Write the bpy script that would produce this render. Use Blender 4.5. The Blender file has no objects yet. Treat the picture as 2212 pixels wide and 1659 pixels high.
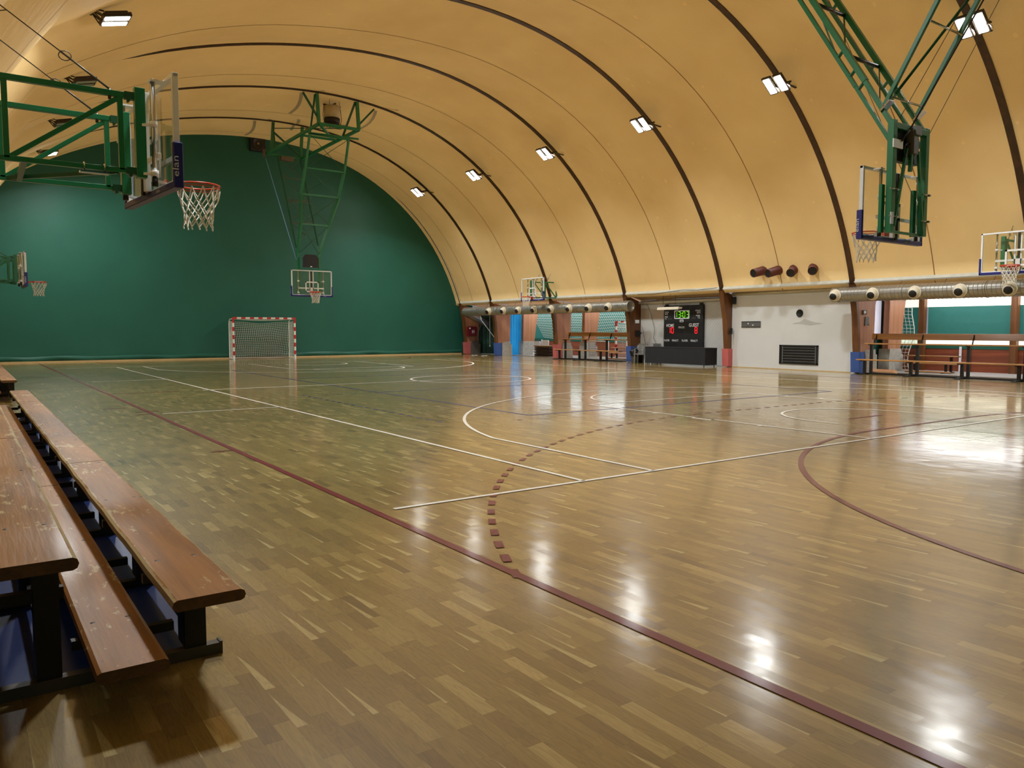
import bpy, bmesh, math, random
from mathutils import Vector, Matrix
random.seed(7)
C = bpy.context.scene.collection
PI = math.pi
sin, cos, rad = math.sin, math.cos, math.radians

# ------------------------------------------------------------------ materials
def newmat(name):
    m = bpy.data.materials.new(name); m.use_nodes = True
    nt = m.node_tree
    return m, nt, nt.nodes['Principled BSDF'], nt.nodes['Material Output']

def srgb(r, g, b):
    f = lambda c: (c/255/12.92) if c/255 <= 0.04045 else ((c/255+0.055)/1.055)**2.4
    return (f(r), f(g), f(b), 1)

def node(nt, typ, **kw):
    n = nt.nodes.new(typ)
    for k, v in kw.items():
        if k == 'ins':
            for a, b in v.items(): n.inputs[a].default_value = b
        else: setattr(n, k, v)
    return n

def pm(name, col, rough=.5, metal=0., var=.12, scale=6., bump=0., stretch=(1, 1, 1), emit=None, estr=0., spec=.5, coat=0., alpha=None):
    """principled material whose colour is varied by a noise"""
    m, nt, p, out = newmat(name); L = nt.links
    tc = node(nt, 'ShaderNodeTexCoord'); mp = node(nt, 'ShaderNodeMapping'); mp.inputs['Scale'].default_value = stretch
    nz = node(nt, 'ShaderNodeTexNoise'); nz.inputs['Scale'].default_value = scale; nz.inputs['Detail'].default_value = 4
    L.new(tc.outputs['Object'], mp.inputs[0]); L.new(mp.outputs[0], nz.inputs['Vector'])
    rp = node(nt, 'ShaderNodeValToRGB')
    c = srgb(*col)
    rp.color_ramp.elements[0].color = tuple(max(0, x*(1-var)) for x in c[:3])+(1,)
    rp.color_ramp.elements[1].color = tuple(min(1, x*(1+var)) for x in c[:3])+(1,)
    rp.color_ramp.elements[0].position = .3; rp.color_ramp.elements[1].position = .7
    L.new(nz.outputs['Fac'], rp.inputs[0]); L.new(rp.outputs[0], p.inputs['Base Color'])
    p.inputs['Roughness'].default_value = rough; p.inputs['Metallic'].default_value = metal
    p.inputs['Specular IOR Level'].default_value = spec
    if coat: p.inputs['Coat Weight'].default_value = coat; p.inputs['Coat Roughness'].default_value = .08
    if bump:
        b = node(nt, 'ShaderNodeBump'); b.inputs['Strength'].default_value = bump; b.inputs['Distance'].default_value = .02
        L.new(nz.outputs['Fac'], b.inputs['Height']); L.new(b.outputs[0], p.inputs['Normal'])
    if emit:
        p.inputs['Emission Color'].default_value = srgb(*emit); p.inputs['Emission Strength'].default_value = estr
    return m

def wood(name, c1, c2, rough=.35, axis=1, scale=9., scratch=0., coat=0., knots=False, worn=False):
    m, nt, p, out = newmat(name); L = nt.links
    tc = node(nt, 'ShaderNodeTexCoord'); mp = node(nt, 'ShaderNodeMapping')
    s = [1., 1., 1.]; s[axis] = .06
    mp.inputs['Scale'].default_value = s
    L.new(tc.outputs['Object'], mp.inputs[0])
    nz = node(nt, 'ShaderNodeTexNoise', ins={'Scale': scale, 'Detail': 6., 'Distortion': 1.2}); L.new(mp.outputs[0], nz.inputs['Vector'])
    nf = node(nt, 'ShaderNodeTexNoise', ins={'Scale': scale*9, 'Detail': 3.}); L.new(mp.outputs[0], nf.inputs['Vector'])
    ad = node(nt, 'ShaderNodeMath', operation='MULTIPLY_ADD', ins={1: .35}); L.new(nf.outputs['Fac'], ad.inputs[0]); L.new(nz.outputs['Fac'], ad.inputs[2])
    rp = node(nt, 'ShaderNodeValToRGB'); rp.color_ramp.elements[0].color = srgb(*c1); rp.color_ramp.elements[1].color = srgb(*c2)
    rp.color_ramp.elements[0].position = .45; rp.color_ramp.elements[1].position = .85
    L.new(ad.outputs[0], rp.inputs[0]); colo = rp.outputs[0]
    if knots:
        v = node(nt, 'ShaderNodeTexVoronoi', ins={'Scale': 1.}); mk = node(nt, 'ShaderNodeMapping')
        k = [6.5, 6.5, 6.5]; k[axis] = 2.6; mk.inputs['Scale'].default_value = k
        L.new(tc.outputs['Object'], mk.inputs[0]); L.new(mk.outputs[0], v.inputs['Vector'])
        r2 = node(nt, 'ShaderNodeValToRGB'); r2.color_ramp.elements[0].position = .03; r2.color_ramp.elements[1].position = .09
        r2.color_ramp.elements[0].color = (.12, .12, .12, 1); r2.color_ramp.elements[1].color = (1, 1, 1, 1)
        L.new(v.outputs['Distance'], r2.inputs[0])
        mx = node(nt, 'ShaderNodeMix', data_type='RGBA', blend_type='MULTIPLY'); mx.inputs[0].default_value = 1
        L.new(colo, mx.inputs[6]); L.new(r2.outputs[0], mx.inputs[7]); colo = mx.outputs[2]
    if scratch:
        ms = node(nt, 'ShaderNodeMapping'); q = [26., 26., 26.]; q[axis] = 9.; ms.inputs['Scale'].default_value = q
        L.new(tc.outputs['Object'], ms.inputs[0])
        ns = node(nt, 'ShaderNodeTexNoise', ins={'Scale': 1., 'Detail': 5., 'Roughness': .7}); L.new(ms.outputs[0], ns.inputs['Vector'])
        nb = node(nt, 'ShaderNodeTexNoise', ins={'Scale': 2.2, 'Detail': 1.}); L.new(tc.outputs['Object'], nb.inputs['Vector'])
        am = node(nt, 'ShaderNodeMath', operation='MULTIPLY_ADD', ins={1: .45}); L.new(nb.outputs['Fac'], am.inputs[0]); L.new(ns.outputs['Fac'], am.inputs[2])
        r3 = node(nt, 'ShaderNodeValToRGB'); r3.color_ramp.elements[0].position = .885-.02*scratch; r3.color_ramp.elements[1].position = .91
        L.new(am.outputs[0], r3.inputs[0])
        mx = node(nt, 'ShaderNodeMix', data_type='RGBA'); mx.inputs[7].default_value = srgb(205, 180, 130)
        L.new(r3.outputs[0], mx.inputs[0]); L.new(colo, mx.inputs[6]); colo = mx.outputs[2]
    if worn:      # varnish rubbed off along the long edges of the seats
        sp = node(nt, 'ShaderNodeSeparateXYZ'); L.new(tc.outputs['Object'], sp.inputs[0])
        ne = node(nt, 'ShaderNodeTexNoise', ins={'Scale': 3.5, 'Detail': 5., 'Roughness': .65}); L.new(tc.outputs['Object'], ne.inputs['Vector'])
        for xe, sg in ((.614, 1.), (.298, -1.), (.878, -1.)):
            a1 = node(nt, 'ShaderNodeMath', operation='SUBTRACT', ins={1: xe}); L.new(sp.outputs[0], a1.inputs[0])
            a2 = node(nt, 'ShaderNodeMath', operation='MULTIPLY', ins={1: sg}); L.new(a1.outputs[0], a2.inputs[0])
            a3 = node(nt, 'ShaderNodeMath', operation='MULTIPLY_ADD', ins={1: -.07, 2: .03}); L.new(ne.outputs['Fac'], a3.inputs[0])
            a4 = node(nt, 'ShaderNodeMath', operation='ADD'); L.new(a2.outputs[0], a4.inputs[0]); L.new(a3.outputs[0], a4.inputs[1])
            # only the strip just inside that edge
            mr = node(nt, 'ShaderNodeMapRange', ins={1: .012, 2: .004, 3: 0., 4: .85}); L.new(a4.outputs[0], mr.inputs[0])
            c1_ = node(nt, 'ShaderNodeMath', operation='GREATER_THAN', ins={1: -.0125}); L.new(a2.outputs[0], c1_.inputs[0])
            fm_ = node(nt, 'ShaderNodeMath', operation='MULTIPLY'); L.new(mr.outputs[0], fm_.inputs[0]); L.new(c1_.outputs[0], fm_.inputs[1])
            mx = node(nt, 'ShaderNodeMix', data_type='RGBA'); mx.inputs[7].default_value = srgb(196, 176, 134)
            L.new(fm_.outputs[0], mx.inputs[0]); L.new(colo, mx.inputs[6]); colo = mx.outputs[2]
    L.new(colo, p.inputs['Base Color'])
    p.inputs['Roughness'].default_value = rough
    if coat: p.inputs['Coat Weight'].default_value = coat; p.inputs['Coat Roughness'].default_value = .12
    b = node(nt, 'ShaderNodeBump', ins={'Strength': .12, 'Distance': .01}); L.new(nf.outputs['Fac'], b.inputs['Height']); L.new(b.outputs[0], p.inputs['Normal'])
    return m

def emis(name, col, s):
    m, nt, p, out = newmat(name)
    e = node(nt, 'ShaderNodeEmission'); e.inputs[0].default_value = srgb(*col)
    nz = node(nt, 'ShaderNodeTexNoise', ins={'Scale': 3.}); mr = node(nt, 'ShaderNodeMapRange', ins={3: s*.94, 4: s*1.06})
    nt.links.new(nz.outputs['Fac'], mr.inputs[0]); nt.links.new(mr.outputs[0], e.inputs[1])
    nt.links.new(e.outputs[0], out.inputs[0]); return m

def glassmat(name, tint=(249, 249, 243), op=.06):
    m, nt, p, out = newmat(name); L = nt.links
    t = node(nt, 'ShaderNodeBsdfTransparent'); t.inputs[0].default_value = srgb(*tint)
    g = node(nt, 'ShaderNodeBsdfGlossy', ins={'Roughness': .05}); d = node(nt, 'ShaderNodeBsdfDiffuse'); d.inputs[0].default_value = srgb(200, 190, 150)
    lw = node(nt, 'ShaderNodeLayerWeight', ins={0: .5}); f = node(nt, 'ShaderNodeMath', operation='POWER', ins={1: 4.}); L.new(lw.outputs['Facing'], f.inputs[0]); nz = node(nt, 'ShaderNodeTexNoise', ins={'Scale': 5.})
    mr = node(nt, 'ShaderNodeMapRange', ins={3: op*.6, 4: op*1.4}); L.new(nz.outputs['Fac'], mr.inputs[0])
    a = node(nt, 'ShaderNodeMixShader'); L.new(mr.outputs[0], a.inputs[0]); L.new(t.outputs[0], a.inputs[1]); L.new(d.outputs[0], a.inputs[2])
    b = node(nt, 'ShaderNodeMixShader'); L.new(f.outputs[0], b.inputs[0]); L.new(a.outputs[0], b.inputs[1]); L.new(g.outputs[0], b.inputs[2])
    L.new(b.outputs[0], out.inputs[0]); return m

def floor_mat():
    m, nt, p, out = newmat('oak_strip_parquet'); L = nt.links
    geo = node(nt, 'ShaderNodeNewGeometry'); sx = node(nt, 'ShaderNodeSeparateXYZ'); L.new(geo.outputs['Position'], sx.inputs[0])
    def M(op, a, b=None, c=None):
        n = node(nt, 'ShaderNodeMath', operation=op)
        for i, v in enumerate((a, b, c)):
            if v is None: continue
            if isinstance(v, (int, float)): n.inputs[i].default_value = v
            else: L.new(v, n.inputs[i])
        return n.outputs[0]
    def WN(vec=None, w=None, dim='1D'):
        n = node(nt, 'ShaderNodeTexWhiteNoise', noise_dimensions=dim)
        if w is not None: L.new(w, n.inputs['W'])
        if vec is not None: L.new(vec, n.inputs['Vector'])
        return n
    xr = M('DIVIDE', sx.outputs[0], .068); row = M('FLOOR', xr); fx = M('FRACT', xr)
    rw = WN(w=row)
    ln = M('MULTIPLY_ADD', rw.outputs['Value'], .14, .27)         # strip length per row
    off = M('MULTIPLY', rw.outputs['Value'], 37.7)
    # warp so that lengths vary along a row
    wob = node(nt, 'ShaderNodeTexNoise', noise_dimensions='2D', ins={'Scale': 1., 'Detail': 0.})
    cw = node(nt, 'ShaderNodeCombineXYZ'); L.new(M('MULTIPLY', row, 5.31), cw.inputs[0]); L.new(M('MULTIPLY', sx.outputs[1], 1.1), cw.inputs[1]); L.new(cw.outputs[0], wob.inputs['Vector'])
    yy = M('ADD', M('ADD', M('DIVIDE', sx.outputs[1], ln), off), M('MULTIPLY', wob.outputs['Fac'], 1.3))
    cell = M('FLOOR', yy); fy = M('FRACT', yy)
    cv = node(nt, 'ShaderNodeCombineXYZ'); L.new(row, cv.inputs[0]); L.new(cell, cv.inputs[1])
    wn = WN(vec=cv.outputs[0], dim='3D')
    rp = node(nt, 'ShaderNodeValToRGB'); e = rp.color_ramp.elements
    e[0].position = 0; e[0].color = srgb(122, 94, 40); e[1].position = 1; e[1].color = srgb(188, 160, 94)
    for pos, c in ((.06, (138, 110, 49)), (.35, (147, 119, 56)), (.75, (155, 127, 62)), (.94, (168, 141, 74))):
        n = e.new(pos); n.color = srgb(*c)
    L.new(wn.outputs['Value'], rp.inputs[0])
    # grain
    gv = node(nt, 'ShaderNodeCombineXYZ')
    L.new(M('ADD', M('MULTIPLY', sx.outputs[0], 30.), M('MULTIPLY', wn.outputs['Value'], 91.)), gv.inputs[0])
    L.new(M('ADD', M('MULTIPLY', sx.outputs[1], 3.2), M('MULTIPLY', wn.outputs['Value'], 57.)), gv.inputs[1])
    g1 = node(nt, 'ShaderNodeTexNoise', ins={'Scale': .7, 'Detail': 3., 'Distortion': .6}); L.new(gv.outputs[0], g1.inputs['Vector'])
    wv = M('FRACT', M('MULTIPLY', g1.outputs['Fac'], 9.))
    wv2 = M('SMOOTH_MIN', M('MULTIPLY', M('ABSOLUTE', M('SUBTRACT', wv, .5)), 3.), 1., .2)
    g2 = node(nt, 'ShaderNodeTexNoise', ins={'Scale': 5., 'Detail': 4.}); L.new(gv.outputs[0], g2.inputs['Vector'])
    gm = M('MULTIPLY', M('MULTIPLY_ADD', wv2, .2, .83), M('MULTIPLY_ADD', g2.outputs['Fac'], .3, .85))
    # joints
    ex = M('MULTIPLY', M('MINIMUM', fx, M('SUBTRACT', 1., fx)), .068)
    ey = M('MULTIPLY', M('MINIMUM', fy, M('SUBTRACT', 1., fy)), ln)
    ed = M('MINIMUM', ex, ey)
    jm = node(nt, 'ShaderNodeMapRange', interpolation_type='SMOOTHSTEP', ins={1: .0002, 2: .0016, 3: .72, 4: 1.}); L.new(ed, jm.inputs[0])
    mul = node(nt, 'ShaderNodeMix', data_type='RGBA', blend_type='MULTIPLY'); mul.inputs[0].default_value = 1
    cb = node(nt, 'ShaderNodeCombineColor'); k = M('MULTIPLY', gm, jm.outputs[0])
    for i in range(3): L.new(k, cb.inputs[i])
    # pale sapwood slivers along one edge of some strips
    wn2 = WN(vec=cv.outputs[0], dim='2D')
    on = M('GREATER_THAN', wn2.outputs['Value'], .8)
    wd = M('SUBTRACT', M('MULTIPLY', M('SUBTRACT', 1., fy), M('MULTIPLY', M('FRACT', M('MULTIPLY', wn2.outputs['Value'], 37.)), .7)), fx)
    sl = M('MULTIPLY', on, M('MINIMUM', M('MAXIMUM', M('MULTIPLY', wd, 12.), 0.), 1.))
    sm_ = node(nt, 'ShaderNodeMix', data_type='RGBA'); sm_.inputs[7].default_value = srgb(206, 184, 122)
    L.new(M('MULTIPLY', sl, .8), sm_.inputs[0]); L.new(rp.outputs[0], sm_.inputs[6])
    L.new(sm_.outputs[2], mul.inputs[6]); L.new(cb.outputs[0], mul.inputs[7])
    L.new(mul.outputs[2], p.inputs['Base Color'])
    p.inputs['Roughness'].default_value = .42; p.inputs['Specular IOR Level'].default_value = .45
    rn = node(nt, 'ShaderNodeTexNoise', ins={'Scale': 1.3, 'Detail': 3.}); L.new(geo.outputs['Position'], rn.inputs['Vector'])
    mr = node(nt, 'ShaderNodeMapRange', ins={1: .3, 2: .7, 3: .09, 4: .15}); L.new(rn.outputs['Fac'], mr.inputs[0])
    L.new(mr.outputs[0], p.inputs['Coat Roughness'])
    p.inputs['Coat Weight'].default_value = 1.; p.inputs['Coat IOR'].default_value = 1.5
    # each strip lies at its own slight tilt -> broken reflections
    bv = node(nt, 'ShaderNodeTexNoise', ins={'Scale': 3., 'Detail': 2.}); L.new(geo.outputs['Position'], bv.inputs['Vector'])
    wn3 = WN(vec=cv.outputs[0], dim='3D'); sc_ = node(nt, 'ShaderNodeSeparateColor'); L.new(wn3.outputs['Color'], sc_.inputs[0])
    nv = node(nt, 'ShaderNodeCombineXYZ', ins={2: 1.})
    L.new(M('MULTIPLY', M('SUBTRACT', sc_.outputs[0], .5), .004), nv.inputs[0]); L.new(M('MULTIPLY', M('SUBTRACT', sc_.outputs[1], .5), .012), nv.inputs[1])
    nn = node(nt, 'ShaderNodeVectorMath', operation='NORMALIZE'); L.new(nv.outputs[0], nn.inputs[0])
    bp = node(nt, 'ShaderNodeBump', ins={'Strength': .35, 'Distance': 1.}); L.new(M('MULTIPLY', bv.outputs['Fac'], .006), bp.inputs['Height']); L.new(nn.outputs[0], bp.inputs['Normal'])
    L.new(bp.outputs[0], p.inputs['Coat Normal'])
    return m

def membrane_mat():
    m, nt, p, out = newmat('tan_roof_membrane'); L = nt.links
    geo = node(nt, 'ShaderNodeNewGeometry')
    n1 = node(nt, 'ShaderNodeTexNoise', ins={'Scale': .35, 'Detail': 3.}); L.new(geo.outputs['Position'], n1.inputs['Vector'])
    rp = node(nt, 'ShaderNodeValToRGB'); rp.color_ramp.elements[0].color = srgb(212, 180, 126); rp.color_ramp.elements[1].color = srgb(228, 199, 146)
    rp.color_ramp.elements[0].position = .3; rp.color_ramp.elements[1].position = .7
    L.new(n1.outputs['Fac'], rp.inputs[0])
    # pale flecks scattered over the fabric
    mp = node(nt, 'ShaderNodeMapping'); mp.inputs['Rotation'].default_value = (0, .5, .6); mp.inputs['Scale'].default_value = (2.2, 4.5, 4.5); L.new(geo.outputs['Position'], mp.inputs[0])
    v = node(nt, 'ShaderNodeTexVoronoi', ins={'Scale': .42, 'Randomness': 1.}); L.new(mp.outputs[0], v.inputs['Vector'])
    n3 = node(nt, 'ShaderNodeTexNoise', ins={'Scale': 3.5}); L.new(geo.outputs['Position'], n3.inputs['Vector'])
    sm = node(nt, 'ShaderNodeMath', operation='MULTIPLY_ADD', ins={1: .32}); L.new(n3.outputs['Fac'], sm.inputs[0]); L.new(v.outputs['Distance'], sm.inputs[2])
    r2 = node(nt, 'ShaderNodeValToRGB'); r2.color_ramp.elements[0].position = .2; r2.color_ramp.elements[1].position = .26
    r2.color_ramp.elements[0].color = (.55, .55, .55, 1); r2.color_ramp.elements[1].color = (0, 0, 0, 1)
    L.new(sm.outputs[0], r2.inputs[0])
    mx = node(nt, 'ShaderNodeMix', data_type='RGBA'); mx.inputs[7].default_value = srgb(240, 205, 145)
    L.new(r2.outputs[0], mx.inputs[0]); L.new(rp.outputs[0], mx.inputs[6]); L.new(mx.outputs[2], p.inputs['Base Color'])
    p.inputs['Roughness'].default_value = .75; p.inputs['Specular IOR Level'].default_value = .15
    # wrinkles
    mw = node(nt, 'ShaderNodeMapping'); mw.inputs['Rotation'].default_value = (0, 0, .35); mw.inputs['Scale'].default_value = (.35, 2.6, 1.2); L.new(geo.outputs['Position'], mw.inputs[0])
    nw = node(nt, 'ShaderNodeTexNoise', ins={'Scale': 1.6, 'Detail': 4.}); L.new(mw.outputs[0], nw.inputs['Vector'])
    bp = node(nt, 'ShaderNodeBump', ins={'Strength': .3, 'Distance': .06}); L.new(nw.outputs['Fac'], bp.inputs['Height']); L.new(bp.outputs[0], p.inputs['Normal'])
    p.inputs['Emission Color'].default_value = srgb(212, 172, 106); p.inputs['Emission Strength'].default_value = MEMB_EMIT  # fabric emits a little, in place of daylight coming through
    return m

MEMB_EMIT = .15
LAMP_W = 430.
M = {}
M['floor'] = floor_mat()
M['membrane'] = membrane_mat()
M['seam'] = pm('membrane_seam', (150, 108, 55), .8)
M['white_line'] = pm('white_floor_paint', (244, 241, 232), .4, coat=.3, var=.04, spec=.3)
M['red_line'] = pm('red_floor_paint', (112, 24, 36), .4, coat=.35, var=.08, spec=.3)
M['blue_line'] = pm('blue_floor_paint', (50, 54, 112), .4, coat=.3, var=.08, spec=.3)
M['glulam'] = wood('backlit_glulam', (44, 24, 10), (74, 42, 18), .5, axis=2, scale=4.)  # darker than the legs: backlight shade put into the wood colour
M['glulam_leg'] = wood('glulam_leg', (88, 52, 24), (122, 76, 38), .45, axis=2, scale=6.)
M['plywood'] = wood('plywood_cladding', (150, 98, 66), (182, 126, 90), .5, axis=2, scale=5.)
M['plywood_red'] = wood('reddish_plywood', (118, 58, 34), (150, 78, 46), .5, axis=1, scale=4.)
M['green_tarp'] = pm('dark_green_tarpaulin', (34, 92, 76), .5, var=.07, scale=.5, spec=.3)
M['green_tarp_lit'] = pm('green_tarpaulin_daylit', (36, 98, 90), .55, var=.06, emit=(36, 104, 96), estr=.35)  # lit copy of the green tarp, daylight built in as emission
M['white_tarp_lit'] = pm('white_tarpaulin_daylit', (236, 228, 200), .6, var=.04, emit=(250, 244, 222), estr=1.1)  # emission stands in for daylight through the tarp
M['sheet_bright'] = pm('white_sheet_under_daylight', (240, 240, 236), .6, var=.03, emit=(245, 248, 255), estr=3.2)  # sheet itself glows, replacing the daylight above the aisle
M['sky_panel'] = pm('bright_outdoor_view', (200, 235, 225), .6, var=.15, scale=9, emit=(205, 245, 235), estr=1.3)
M['green_steel'] = pm('green_painted_steel', (30, 116, 74), .32, var=.06, spec=.5)
M['green_steel_dark'] = pm('dark_green_painted_steel', (24, 86, 56), .4, var=.08)
M['white_paint'] = pm('white_painted_aluminium', (236, 239, 242), .35, var=.04)
M['white_mark'] = pm('white_board_marking', (232, 232, 226), .4, var=.03)
M['chrome'] = pm('chromed_tube', (190, 192, 198), .14, metal=1., var=.05)
M['blue_pad'] = pm('dark_blue_edge_padding', (26, 30, 112), .42, var=.08)
M['rim'] = pm('orange_red_rim_paint', (196, 62, 32), .38, var=.08)
M['net'] = pm('white_net_cord', (226, 222, 208), .8, var=.05, scale=30)
M['glass'] = glassmat('clear_board_glass')
M['black'] = pm('matt_black', (18, 18, 20), .55, var=.15)
M['blackcloth'] = pm('black_table_cloth', (24, 25, 30), .75, var=.12, scale=3., bump=.1)
M['black_steel'] = pm('black_painted_steel', (22, 20, 20), .45, var=.15)
M['grey_steel'] = pm('grey_brown_steel', (96, 84, 66), .5, var=.15)
M['cable'] = pm('steel_cable', (92, 90, 86), .45, metal=.6)
M['white_wall'] = pm('white_painted_wall', (214, 214, 212), .7, var=.03, scale=1.2, bump=.15)
M['pale_stain'] = pm('grey_wall_stain', (186, 184, 180), .8, var=.06)
M['concrete'] = pm('weathered_concrete', (172, 168, 158), .85, var=.16, scale=7, bump=.3)
M['concrete_dark'] = pm('dark_concrete', (96, 90, 82), .85, var=.16, scale=7, bump=.3)
M['pad_blue'] = pm('blue_column_foam', (54, 84, 150), .7, var=.06)
M['pad_red'] = pm('faded_red_column_foam', (196, 100, 96), .7, var=.06)
M['duct'] = pm('galvanised_spiral_duct', (158, 156, 150), .32, metal=.75, var=.12, scale=3.)
M['nozzle'] = pm('cream_plastic_nozzle', (222, 212, 190), .4, var=.05)
M['brownpipe'] = pm('red_brown_plastic_pipe', (96, 42, 30), .45, var=.1)
M['pipe_white'] = pm('off_white_roller', (204, 198, 180), .5, var=.05)
M['hem'] = pm('grey_membrane_hem', (206, 203, 190), .6, var=.08, emit=(206, 203, 190), estr=.16)  # weak emission lifts the hem out of the eave shade
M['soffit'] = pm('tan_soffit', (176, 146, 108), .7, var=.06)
M['soffit_lit'] = pm('glowing_soffit', (222, 186, 144), .7, var=.06, emit=(226, 180, 140), estr=.22)  # paler glowing copy of the soffit, light put into the material
M['bench_wood'] = wood('worn_varnished_bench', (132, 82, 28), (176, 116, 48), .4, axis=1, scale=7., scratch=1.6, worn=True, coat=.1, knots=True)
M['bench_edge'] = wood('worn_plank_edge', (84, 54, 28), (120, 82, 46), .5, axis=1, scale=9.)
M['bench_wood_r'] = wood('warm_varnished_bench', (154, 104, 48), (194, 140, 76), .3, axis=1, scale=7., coat=.3, knots=True)
M['blue_mat'] = pm('blue_floor_mat', (20, 42, 96), .4, var=.12, scale=2.)
M['goal_white'] = pm('white_goal_paint', (238, 236, 230), .35, var=.03)
M['goal_red'] = pm('red_goal_paint', (196, 44, 46), .35, var=.06)
M['led_green'] = emis('green_led', (130, 240, 36), 1.1)
M['led_red'] = emis('red_led', (255, 34, 40), 2.2)
M['lamp_face'] = emis('white_led_panel', (255, 252, 245), 130.)
M['lamp_off'] = pm('unlit_lamp_glass', (168, 172, 160), .25, var=.06)
M['housing'] = pm('dark_bronze_housing', (46, 36, 26), .45, var=.1)
M['text_white'] = pm('white_lettering', (228, 228, 228), .5, var=.02, emit=(230, 230, 230), estr=.15)
M['text_silver'] = pm('silver_lettering', (206, 208, 220), .4, var=.02)
M['red_box'] = pm('red_hose_cabinet', (128, 22, 24), .45, var=.08)
M['grey_plastic'] = pm('grey_plastic', (108, 108, 106), .5, var=.06)
M['black_bag'] = pm('black_bin_liner', (14, 14, 16), .3, var=.2, bump=.5)
M['blue_curtain'] = pm('bright_blue_curtain', (30, 150, 214), .6, var=.12, scale=3., stretch=(4, 4, .5), emit=(36, 160, 226), estr=.25)  # even emission imitates light coming through from behind
M['green_curtain'] = pm('dark_green_curtain', (16, 62, 52), .7, var=.12)
M['white_cloth'] = pm('white_cloth', (226, 230, 244), .8, var=.05, emit=(225, 230, 250), estr=.45)  # cloth given its own glow, like the daylit sheets
M['cardboard'] = pm('brown_cardboard', (150, 118, 84), .85, var=.15)
M['cardboard_d'] = pm('dark_cardboard', (70, 54, 40), .85, var=.2)
M['white_board'] = pm('white_panel_board', (232, 230, 220), .6, var=.04)
M['fan_cream'] = pm('cream_fan_housing', (196, 176, 136), .5, var=.1)
M['fan_dark'] = pm('dark_brown_fan', (34, 22, 16), .5, var=.15)
M['patch_beige'] = pm('faded_beige_paint', (196, 182, 172), .75, var=.04)
M['patch'] = pm('grey_repair_strip', (140, 120, 84), .7, var=.06, emit=(140, 120, 84), estr=.2)  # emission added so the strips keep up with the glowing membrane
M['rope_blue'] = pm('pale_blue_rope', (120, 170, 220), .6, var=.06)
M['aisle'] = pm('grey_aisle_floor', (168, 166, 162), .35, var=.1, scale=2.)
M['beige_trim'] = pm('beige_baseboard', (196, 168, 118), .55, var=.06)
M['vent_dark'] = pm('dark_grille', (30, 30, 32), .45, var=.1)
M['plate'] = pm('dark_grey_plate', (92, 92, 90), .5, var=.12)
M['door_green'] = pm('green_door_panel', (20, 84, 76), .55, var=.05)

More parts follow.
